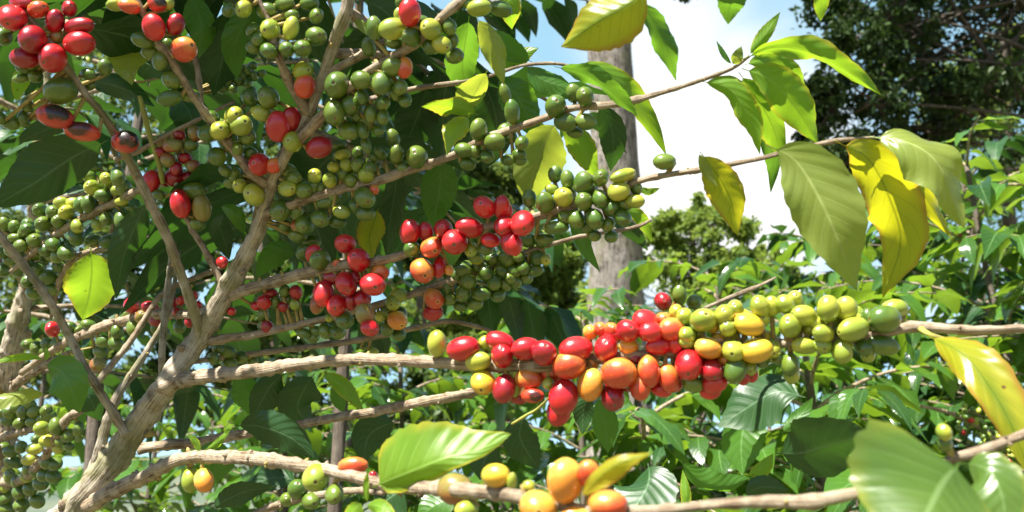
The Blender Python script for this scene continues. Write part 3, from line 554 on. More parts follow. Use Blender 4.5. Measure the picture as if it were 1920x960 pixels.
branch('bZ', [(165, 950, .61, 16), (195, 930, .60, 16), (240, 908, .59, 15), (280, 890, .58, 14.5), (320, 868, .55, 14), (360, 857, .53, 14), (400, 856, .51, 14), (480, 860, .48, 13.5), (560, 872, .45, 13.5), (640, 888, .42, 14), (720, 908, .39, 15), (800, 915, .36, 15), (880, 920, .33, 15), (960, 928, .31, 15), (1030, 944, .30, 13), (1093, 955, .29, 12), (1213, 957, .285, 11), (1333, 947, .28, 11), (1440, 940, .275, 14), (1507, 941, .27, 14), (1580, 930, .265, 13), (1640, 915, .26, 10)], label='thick lower branch sweeping to the right edge')
branch('b2', [(470, 968, .55, 7), (493, 957, .55, 7), (560, 935, .54, 7.5), (620, 926, .53, 8), (667, 920, .52, 7), (720, 925, .5, 5)])
branch('b3', [(1770, 868, .31, 8), (1787, 860, .31, 9), (1840, 845, .31, 10), (1920, 815, .31, 10), (2000, 785, .31, 9), (2100, 760, .32, 8)])
branch('b4', [(1290, 592, .44, 3), (1333, 573, .45, 4), (1380, 553, .46, 4), (1420, 537, .46, 3.5), (1455, 520, .46, 2)])
branch('b5', [(960, 795, .5, 2.5), (985, 780, .49, 3), (1010, 765, .48, 2.5), (1040, 735, .46, 2)], m='gtwig')
branch('b6', [(1727, 617, .395, 6), (1745, 628, .39, 5), (1790, 640, .39, 3)], m='gtwig')

root2 = empty('coffee_tree', (P(15, 960, 1.0).x, P(15, 960, 1.0).y, 0), 'neighbouring coffee tree at the left edge with a low bunch of small green cherries', 'coffee tree')
branch('n0', [(10, 1700, 1.15, 30), (0, 1200, 1.1, 29), (5, 900, 1.08, 28), (12, 720, 1.06, 27), (36, 600, 1.05, 24), (55, 520, 1.04, 18), (66, 440, 1.04, 15), (60, 330, 1.02, 12), (90, 200, 1.0, 9), (80, 60, 1.0, 7)], 'main_stem', 'bark', 0.1, 0.05, parent=root2)
branch('n1', [(5, 905, 1.08, 10), (40, 900, 1.0, 9), (75, 870, .93, 8), (105, 820, .88, 8), (126, 785, .86, 8), (142, 776, .85, 7), (160, 770, .85, 4)], parent=root2)
branch('n2', [(5, 860, 1.08, 9), (-10, 830, 1.0, 8), (30, 812, .95, 8), (70, 803, .93, 7), (110, 795, .92, 5)], parent=root2)
branch('n3', [(14, 740, 1.06, 9), (40, 712, 1.04, 9), (75, 690, 1.02, 8), (130, 660, 1.0, 5)], parent=root2)
branch('n4', [(60, 560, 1.05, 8), (30, 500, 1.0, 7), (0, 430, .96, 6), (-30, 380, .95, 5)], parent=root2)
# ---- cherries read from 3x enlargements: tile origin, branch, "X Y w h colour z"
DATA = [
 ((0, 0), 'sB', '70 100 150 165 R 1;215 55 115 110 P .2;310 120 100 130 D 0;445 150 170 115 D .2;447 245 175 142 R 1;185 222 165 150 D .8;297 328 155 158 R 1.2;140 325 150 120 D .1;120 15 150 80 D .1;20 205 100 100 G -.6;390 50 100 90 D -.5;320 210 90 90 A -.6;342 512 172 152 G .4;310 655 188 148 B .8;462 740 190 130 Q 1;705 798 150 138 B 1.1;200 430 80 80 G -1;495 420 95 70 G -1.5;590 380 80 90 G -1.5;150 590 70 90 G -2;60 690 100 80 G -2;140 690 60 60 G -2.2;120 440 90 60 G -2'),
 ((0, 0), 'bC', '660 25 115 80 L 0;730 35 120 92 P .4;885 20 105 92 B .3;950 20 60 76 L 0;865 155 125 145 R 1;988 138 108 122 D .4;1035 278 148 138 P 1;805 225 125 95 G 0;900 340 92 112 G 0;965 450 122 112 G 0;955 552 136 106 G .6;1315 650 122 112 L .6;1355 705 122 122 L 1;1235 735 116 112 L 1;1165 750 102 112 G .2;1390 770 105 95 G 0;1442 625 75 62 L .5;1220 880 105 105 G -.5;1330 840 100 90 G -.3'),
 ((0, 0), 'bK', '970 820 112 76 A .5;1095 750 92 92 A .4;945 900 84 90 A 0;1090 935 86 76 A 0;1075 815 86 76 G .1;1010 760 70 60 D -.2;900 860 80 70 D -.6;1040 890 80 70 D -.8;990 950 90 80 D -.4'),
 ((0, 0), 'bO', '1370 50 98 104 L .4'),
 ((0, 0), 'sE', '1300 410 60 60 G -1;1355 380 60 60 G -1;1400 400 60 60 G -1;1340 450 60 55 G -1;1285 460 60 60 G -1.2;1390 470 60 60 G -1.2;1430 430 55 55 G -1;1250 500 60 60 G -1.4;1420 370 55 60 G -1.3;1310 500 60 55 G -1.2'),
 ((480, 0), 'bO', '80 165 112 118 L .2;197 160 88 132 L .5;75 285 106 102 G .6;172 278 86 86 G .9;262 272 102 106 G .9;338 205 122 116 G .4;200 85 84 66 G -.5;265 400 122 116 L 0;275 486 116 132 P .9;340 90 100 90 G -.4;60 60 120 90 G -.8;160 20 110 80 G -.6;20 220 90 90 G -.5;300 20 110 90 G -.8'),
 ((480, 0), 'bP', '1256 45 142 104 L .5;865 72 130 152 R 1;768 162 152 118 L 1;665 160 100 132 G .3;985 165 132 118 L 1;875 210 116 106 G 1.1;1085 150 84 94 G -.1;1045 250 110 112 L .8;985 262 100 100 G -.1;805 85 60 80 L -.4;780 240 110 76 G -.6;770 378 122 106 G .6;836 382 92 120 P .1;455 480 150 160 G .4;592 450 122 104 G .7;708 468 110 132 G 1;810 492 100 92 G .1;440 635 142 140 G 1;530 590 112 112 G .4;595 545 82 92 G -.1;715 575 92 92 G -.6;525 735 125 105 G -.4;600 730 70 110 G -.8;645 640 92 112 G -.4;715 660 84 92 G -.4;1190 20 80 60 G -.4'),
 ((480, 0), 'stem', '70 548 122 124 G .3;35 640 112 88 L .5;125 712 136 168 R 1;200 672 112 136 D .2;208 798 118 122 L 1.3;355 828 150 124 D .8;20 925 124 128 R .9;108 930 114 92 P .2'),
 ((480, 0), 'bU', '490 870 92 66 L 0;575 860 74 78 G .1;510 930 78 80 L .6;575 930 84 88 G .8;440 942 74 62 L .2;640 950 90 80 G .2;790 870 82 112 G .4;905 885 128 128 G .1;835 950 84 66 G 0;1252 730 106 118 G .8;1342 800 122 102 G 1.1;1170 845 112 92 G .3;1300 880 86 82 G .5;1230 850 80 80 G 0;1190 925 92 70 G -.1;660 890 60 60 G -.5;700 860 90 80 G -.8'),
 ((960, 0), 'bU', '0 632 85 140 G .4;55 805 84 84 G .4;245 597 126 122 G .8;410 545 116 112 G 1;345 525 84 104 G -.1;300 690 130 102 G .6;415 685 116 92 G .2;40 870 80 70 G -.4;-20 900 80 70 G -.4'),
 ((960, 0), 'bV', '858 910 126 98 G .6'),
 ((0, 320), 'bD', '850 60 98 130 R .4;985 40 122 104 D -.2;1015 185 116 160 R 1;1095 115 136 108 G .4;1135 212 106 150 A .4;895 135 76 66 G -.2;930 60 70 70 D -.4;1110 300 100 90 G -.3;1060 40 80 80 D -.6'),
 ((0, 320), 'bI', '518 95 96 88 L .5;600 50 88 82 L .3;665 45 84 94 G .5;580 140 88 76 G .9;660 112 74 64 L .2;685 172 84 64 L .2;345 180 82 66 L .3;375 235 96 88 L .9;455 190 82 94 G .5;500 190 92 104 G .2;300 235 92 84 G 0;245 300 102 92 G .1;335 285 84 84 G .2;432 312 86 80 L 1;430 372 92 104 G .4;150 330 84 76 G 0;195 392 86 82 G .4;300 412 96 88 G .5;370 462 102 92 G .3;120 422 84 74 G .1;90 380 84 66 G -.2;320 480 92 82 G 0;255 445 90 80 G -.1;600 270 84 78 G .5;690 280 92 112 G .2;545 305 66 66 L 0;430 40 96 66 G -.2;500 30 80 60 G -.4;410 180 80 60 L -.3;60 440 80 80 G -.2;20 300 70 80 G -.6;700 100 80 100 G -.2'),
 ((0, 320), 'bJ', '620 400 112 86 G -.4;620 482 92 66 G -.2;210 560 92 92 G .1;270 600 92 92 G .2;190 690 84 76 G -.1;150 520 90 90 G 0;290 670 80 70 G 0;330 540 70 70 G -.3'),
 ((0, 320), 'bH', '740 757 92 96 D .6;845 770 94 72 D .1;800 822 92 82 A .4;755 885 86 98 G .4;500 865 84 60 G -.1;295 893 84 92 R .5;660 905 74 84 G .1;1020 730 56 56 R 0;1090 705 54 56 R .2;1110 765 54 60 R .2;1000 800 66 66 R .3;1065 850 56 66 D .1;880 850 80 70 D -.2;580 960 90 70 G 0;650 970 90 70 G .2;400 880 60 66 G -.3;980 740 50 60 D -.2;1010 880 80 80 G -.2;880 880 70 80 G -.3'),
 ((0, 320), 'bD', '1250 515 72 68 R .3'),
 ((0, 320), 'stem', '1350 85 88 84 L .6;1300 790 52 54 R -1;1440 762 60 60 R -1;1270 0 80 80 G -.8;1300 70 80 70 G -.9'),
 ((480, 320), 'stem', '-10 135 126 128 L 1;180 98 118 108 L 1;270 110 102 98 G .5;135 222 122 132 G .9;225 225 92 104 G .2;215 42 92 84 G 0;240 306 96 78 A .9;235 362 112 84 G -.5;290 270 90 80 G -.3;160 310 70 70 G -.4'),
 ((480, 320), 'bU', '330 30 84 84 L .2;325 92 80 80 G -.1;415 55 94 84 L .6;500 20 84 84 G -.2;620 30 104 94 L .5;612 150 132 122 G 1;665 108 58 58 P .8;390 180 112 66 G -.4;480 232 104 74 L .3;365 268 112 112 G -.2;615 240 112 92 G -.2;540 60 84 84 G .3;560 200 90 90 G -.7;440 140 90 80 G -.8'),
 ((480, 320), 'bV', '503 412 120 126 R .9;578 503 136 128 R 1.3;325 470 94 104 R .1;360 505 118 118 G .9;460 520 56 46 P .1;508 635 132 142 R 1.1;657 640 152 142 R 1.2;380 692 118 146 R .8;458 757 136 126 R .9;700 572 102 86 P .1;430 602 112 84 D -.4;600 722 112 102 D 0;345 752 92 112 A 0;610 802 112 132 A .3;640 886 106 106 R .9;500 842 106 102 G .3;570 600 100 90 D -.4;540 730 90 110 D -.3;865 345 126 142 R .9;955 345 92 112 R .3;1055 330 122 112 R .5;1200 320 152 122 R 1;1118 402 142 142 R 1.4;988 430 126 132 P 1;875 442 96 102 G 1.5;935 562 142 146 P 1.2;1030 542 88 126 R .3;1285 205 130 142 R 1;1382 205 92 132 R .4;1395 312 116 112 R 1.2;1320 390 112 92 R .4;1430 402 102 142 R .9;1085 560 58 62 O .2;1210 445 90 80 L 0;1290 440 92 76 G -.1;1400 230 90 100 R -.2'),
 ((480, 320), 'bW', '700 820 68 66 L .5;410 830 48 48 L .4;770 742 96 92 L 1;805 702 102 84 L .3;795 842 112 112 O .7;740 890 84 84 G -.1;460 905 102 92 G -.1;390 902 92 84 G -.3;270 915 84 66 G -.5;740 790 84 84 G -.2;45 742 82 82 R .9;160 675 62 72 G .6;225 685 84 78 D .3;80 692 84 56 D -.1;155 765 64 64 D 0;215 755 58 58 L .9;65 882 86 82 D -.2;40 812 66 74 G -.4;110 740 70 70 G -.3;1000 720 126 122 P .9;995 800 120 92 D .2;1240 487 92 92 L 1;1400 495 92 84 G .4;1170 560 104 88 G .4;1290 575 104 98 G .8;1195 622 104 94 G .6;1165 692 104 94 G .4;1270 692 112 94 G .6;1340 627 104 94 G .6;1380 560 94 84 G .2;1360 700 94 84 G .1;1430 602 94 84 G .3;1075 645 66 104 G -.3;1130 590 84 84 G -.2;1230 752 94 74 G 0;1330 500 84 84 G 0;1250 540 84 84 G 0;1090 720 84 84 G -.4'),
 ((960, 320), 'bW', '90 390 92 92 G .2;170 385 88 98 G .5;35 480 88 84 G .5;65 546 84 84 G .5;190 500 74 66 L .6;130 562 92 74 G .1;10 562 84 92 G .1;140 490 92 92 G 0;20 622 84 84 G 0;-20 500 90 90 G .1;180 330 80 70 G -.2;-40 640 90 80 G 0'),
 ((960, 320), 'bV', '60 296 156 142 R 1.1;10 412 102 132 R .9;185 180 106 122 G .8;290 150 118 112 L .9;222 106 74 64 L 0;312 50 88 98 G .1;402 70 112 132 G .6;405 172 108 108 G 1.2;500 40 102 112 G .4;625 27 152 88 L .8;600 116 126 108 L 1.1;495 160 102 112 G .7;690 172 112 84 L .5;360 272 108 112 G .7;465 272 118 122 G .7;625 266 102 112 G .5;250 322 142 84 G .2;560 202 102 112 G .1;300 262 92 92 G 0;540 302 84 84 G -.2;640 182 92 92 G 0;700 100 70 70 G -.2;420 320 80 70 G -.3'),
 ((960, 320), 'b4', '850 736 106 112 D .4;942 700 80 112 G .6;1025 740 86 82 G .4;875 806 76 68 L 1;930 770 70 70 D -.3'),
 ((960, 320), 'main', '750 842 132 114 R .3;650 902 126 132 R .7;780 908 132 116 R 1;900 892 142 122 P .8;985 925 96 92 L 1.2;1075 842 146 136 L .9;970 822 94 94 L .2;1195 812 112 112 L .5;1215 886 96 92 L 1;1395 762 116 122 L .8;1335 866 162 118 Y 1.1;560 900 90 90 P -.3;1120 870 90 90 Y -.2;1260 830 80 80 O -.3;850 840 90 90 P -.4;440 910 80 80 O -.5'),
 ((1440, 320), 'main', '20 762 92 102 L .5;95 752 106 104 L .6;200 816 146 112 L .7;125 872 132 122 L 1.2;340 777 126 142 L .9;440 777 112 132 L .6;655 835 172 142 G .9;480 892 182 124 L 1.2;312 916 124 96 L 1.2;560 830 90 100 G -.3;270 860 90 90 L 0;-40 840 100 100 L .1'),
 ((1440, 640), 'main', '205 25 132 94 L .9;415 55 112 132 L .9;125 130 106 122 G .3;640 20 172 104 G .2;305 20 110 100 L .5;540 30 110 100 G .1;30 40 100 100 L .2;60 90 80 80 G -.2'),
 ((1440, 640), 'b3', '990 512 98 96 L .6;995 575 102 92 G -.2'),
 ((960, 640), 'main', '80 42 152 126 R .8;180 66 136 136 D 1.3;360 42 176 140 R 1;530 40 136 136 R .9;320 136 172 152 P 1.2;290 312 152 186 R .9;440 242 152 172 O 1.3;600 180 186 162 P 1.1;565 312 142 152 D .2;720 256 122 142 P .5;772 165 132 166 P 1;880 206 112 152 P 1;840 270 112 84 R .1;995 132 156 152 R 1.2;915 242 84 84 R 0;1020 242 112 92 G .4;1125 162 126 122 D .7;1140 236 132 104 R .2;1255 162 112 142 G 1;1300 200 76 84 R 0;1105 38 142 122 O 1;1245 52 122 122 L .9;1372 52 172 132 Y 1.1;830 25 150 100 R .6;920 20 100 100 R .5;985 5 96 80 L 1;90 216 152 106 P .1;115 306 122 84 Q .8;205 236 64 70 L .3;30 210 76 190 L -.2;660 30 110 90 O -.2;1330 150 90 90 L -.1;1200 100 80 80 O -.2;690 90 100 90 D -.5;1040 90 90 90 O -.3;450 120 90 90 O -.5;960 200 90 90 D -.4;650 240 90 90 D -.4;1410 110 80 80 G -.1'),
 ((480, 640), 'main', '1018 12 112 142 L .8;1165 40 176 134 R 1;1250 114 142 102 L 1.1;1278 230 142 132 Y .7;1385 80 126 132 R 1.2;1395 266 126 152 D 1;1372 0 152 116 R .8;1290 10 80 80 L -.3'),
 ((960, 640), 'bZ', '300 785 212 236 O .9;430 745 130 160 P .2;150 935 222 212 O 1.1;540 915 212 172 P .3;370 985 182 112 O .6;0 790 60 110 L 0;95 810 70 60 L .2'),
 ((480, 640), 'bZ', '1350 755 162 132 Y .8;1120 832 202 172 A -.5;1185 945 132 96 L .5;335 767 162 152 L .9;545 700 172 100 P -.8;440 860 112 122 G -.1;660 760 50 60 D -.6'),
 ((480, 640), 'b2', '235 832 112 112 G .2;310 897 102 112 G .5;180 890 90 90 G -.3'),
 ((480, 640), 'bX', '660 55 64 40 L .3'),
 ((0, 640), 'bZ', '1147 782 112 132 O 1;1072 782 112 132 L .7'),
 ((0, 640), 'n1', '235 490 82 88 L .8;315 480 88 104 G .6;440 495 58 88 G .4;385 530 90 76 G .5;265 560 84 74 L .9;195 605 88 74 L .8;120 595 78 70 G .7;325 605 66 64 L .8;80 680 104 66 G .8;165 665 84 64 L .9;70 760 94 94 G .7;145 765 74 66 L .9;25 820 56 66 L .8;40 720 56 56 L .8;230 800 84 84 G .3;250 750 84 84 G .5;110 850 84 84 G .4;30 880 84 84 G .4;170 830 84 84 G .2;60 620 80 70 G .6;205 550 60 56 G .7;440 545 64 44 G .4;270 680 84 84 G .3;20 600 70 70 G .3;310 690 80 84 G .1;200 730 70 70 G .4;340 560 70 64 G .3;100 790 80 80 G .3;210 900 84 84 G 0;120 920 84 84 G .1;40 940 84 84 G .1;160 720 80 76 G .2;390 590 56 60 G .5;300 760 84 84 G 0'),
 ((0, 640), 'n2', '60 400 90 84 G .4;140 400 90 84 G .5;120 460 84 74 G .5;200 400 84 74 G .2;50 440 84 74 G .3;190 450 84 74 G .2;260 390 76 74 G .1;100 370 80 70 G .2;10 400 80 80 G .2;170 360 70 66 G 0;280 420 70 70 G -.1;240 440 76 70 G 0'),
 ((0, 640), 'n3', '210 40 90 80 G .3;270 20 90 80 G .3;320 20 80 70 G .1;600 20 110 80 G .3;550 130 84 90 A .5;160 20 84 76 G .1;250 60 80 70 G .1'),
 ((0, 320), 'n4', '20 300 80 80 G 0;60 500 80 76 G .1;20 560 84 80 G .2;100 480 80 76 G 0;60 400 70 70 G -.2;140 470 84 76 G .1;100 560 84 76 G 0;10 460 80 76 G 0'),
 ((0, 640), 'bX', '1280 60 92 76 G .3;1200 95 74 72 G .1;1290 132 92 74 G .3;1360 90 80 70 G -.3;1230 40 70 60 G -.4'),
]
def branch_depth(key, px, py):
    rows = BR[key][1]; best = (1e9, None)
    A = np.array(rows, float)
    for a, b in zip(A[:-1], A[1:]):
        ab = b[:2] - a[:2]; t = np.clip(np.dot((px, py) - a[:2], ab) / (ab @ ab + 1e-9), 0, 1); q = a + (b - a) * t; dd = np.hypot(*(q[:2] - (px, py)))
        if dd < best[0]: best = (dd, q)
    return best[1]
items = []
for (ox, oy), key, txt in DATA:
    for e in txt.split(';'):
        X, Y, ww, hh, c, z = e.split(); X = ox + float(X) / 3; Y = oy + float(Y) / 3; ww = float(ww) / 3; hh = float(hh) / 3
        items.append((key, X, Y, ww, hh, c, float(z)))
fg = random.Random(404); greens = [i for i in items if i[5] in 'GL' and i[3] < 48 and i[1] < 1250 and i[2] < 700 and i[0][0] != 'n' and i[0] not in ('main', 'b4')]
for i in fg.sample(greens, 150):
    a = fg.random() * 6.28; sz = fg.uniform(0.8, 1.0); items.append((i[0], i[1] + math.cos(a) * i[3] * 0.85, i[2] + math.sin(a) * i[4] * 0.85, i[3] * sz, i[4] * sz, 'G', -fg.uniform(0.9, 2.2)))
mains = [i for i in items if i[0] == 'main' and i[1] > 900]
for i in fg.sample(mains, 44):
    a = fg.random() * 6.28; items.append((i[0], i[1] + math.cos(a) * i[3] * 0.7, i[2] + math.sin(a) * i[4] * 0.45, i[3] * 0.85, i[4] * 0.85, {'Q': 'D', 'G': 'L'}.get(i[5], i[5]), -fg.uniform(0.6, 1.3)))
vis = lambda i: i[3] * i[4] * (1 if 0 < i[1] < 1920 and 0 < i[2] < 960 else 0.1) * (1 if i[6] >= 0 else 0.25)
order = sorted(range(len(items)), key=lambda k: -vis(items[k])); big = set([k for k in order if items[k][0][0] != 'n'][:100]); near = set(k for k in range(len(items)) if items[k][0][0] == 'n')
stuff = MB()
for k, (key, X, Y, ww, hh, c, z) in enumerate(items):
    q = branch_depth(key, X, Y); d0 = q[2]; size = math.sqrt(ww * hh); d = d0 - z * size * 0.42 * d0 / F - (q[3] * 0.3 * d0 / F if z > 0 else 0)
    pos = P(X, Y, d); bp = P(q[0], q[1], d0); rg = random.Random(k * 13 + 1)
    sc_ = 1.12 if key == 'main' else 1.05; ww *= sc_; hh *= sc_; rl = max(ww, hh) / 2 * d / F; rs_ = min(ww, hh) / 2 * d / F; view = (pos - CAM).normalized()
    out = (pos - bp); out = out - view * out.dot(view); 
    if out.length < 1e-5: out = UP.copy()
    out.normalize()
    if ww / hh > 1.13: ax = RT * (1 if out.dot(RT) > 0 else -1) * 1.0 - view * rg.uniform(0.1, 0.5) + UP * rg.uniform(-.3, .3)
    elif hh / ww > 1.10: ax = UP * (1 if out.dot(UP) > 0 else -1) - view * rg.uniform(0.1, 0.5) + RT * rg.uniform(-.3, .3)
    else: ax = -view * rg.uniform(0.7, 1.1) + out * rg.uniform(0.2, 0.6) + RT * rg.uniform(-.3, .3)
    if max(ww, hh) / min(ww, hh) < 1.12: rl *= 1.06; rs_ *= 1.0
    bd = None
    if c in 'OP': bd = (rg.uniform(-.5, .5), rg.uniform(-.6, .2), -0.9)
    if c == 'B': bd = (rg.uniform(0, .8), -0.9, rg.uniform(-.1, .5))
    if c == 'Q': bd = (0.1, -1, -0.1)
    if c in 'Y': bd = (0.2, 0.2, -1)
    own = k in big or k in near; rt = root2 if k in near else root; mb = MB() if own else stuff
    if c == 'Q': rs_ *= 0.92
    cherry(mb, pos, ax, rl, rs_, CH[c], rg, 17 if k in big else 11, 24 if k in big else 14, bd, squash=rg.uniform(0.9, 1.03))
    if own: mb.build('coffee_cherry', rt, origin=npv(pos), label=LAB[c])
    # stalk from the branch node to the berry
    bmb = MBS[key][0]; e = pos - Vector(ax).normalized() * rl * 0.9
    if (e - bp).length < 0.05:
        mid = (e + bp) / 2
        tube(bmb, [(*bp, 0.0016), (*mid, 0.0011), (*e, 0.0012)], M['pod'], 6)
stuff.build('coffee_cherry', root, label='smaller, mostly green cherries on the tree', kind='stuff')
# dry stipules and bud scars at nodes
for key, (pth, rows) in BR.items():
    bmb = MBS[key][0]; rg = random.Random(hash(len(rows)) + len(key)); dist = 0
    if key in ('b5', 'b6', 'bL'): continue
    step = rg.uniform(0.018, 0.024); acc = 0
    for i in range(2, len(pth) - 2):
        acc += np.linalg.norm(pth[i][:3] - pth[i - 1][:3])
        if acc > step:
            acc = 0; step = rg.uniform(0.016, 0.028); r = pth[i][3]
            if rg.random() < 0.75:
                for _ in range(rg.randint(1, 3)):
                    o = Vector((rg.gauss(0, 1), rg.gauss(0, 1), rg.gauss(0, 1))).normalized(); T = Vector(pth[i + 1][:3] - pth[i - 1][:3]).normalized(); o = (o - T * o.dot(T)).normalized()
                    b = Vector(pth[i][:3]) + o * r * 0.7; tip = b + o * r * rg.uniform(0.5, 0.9) + T * r * rg.uniform(-.5, .5)
                    tube(bmb, [(*b, r * 0.42), (*((b + tip) / 2), r * 0.36), (*tip, r * 0.16)], M['twig'] if rg.random() < .7 else M['pod'], 6)
for key, (mb, name, label, parent) in MBS.items(): mb.build(name, parent or root, label=label)

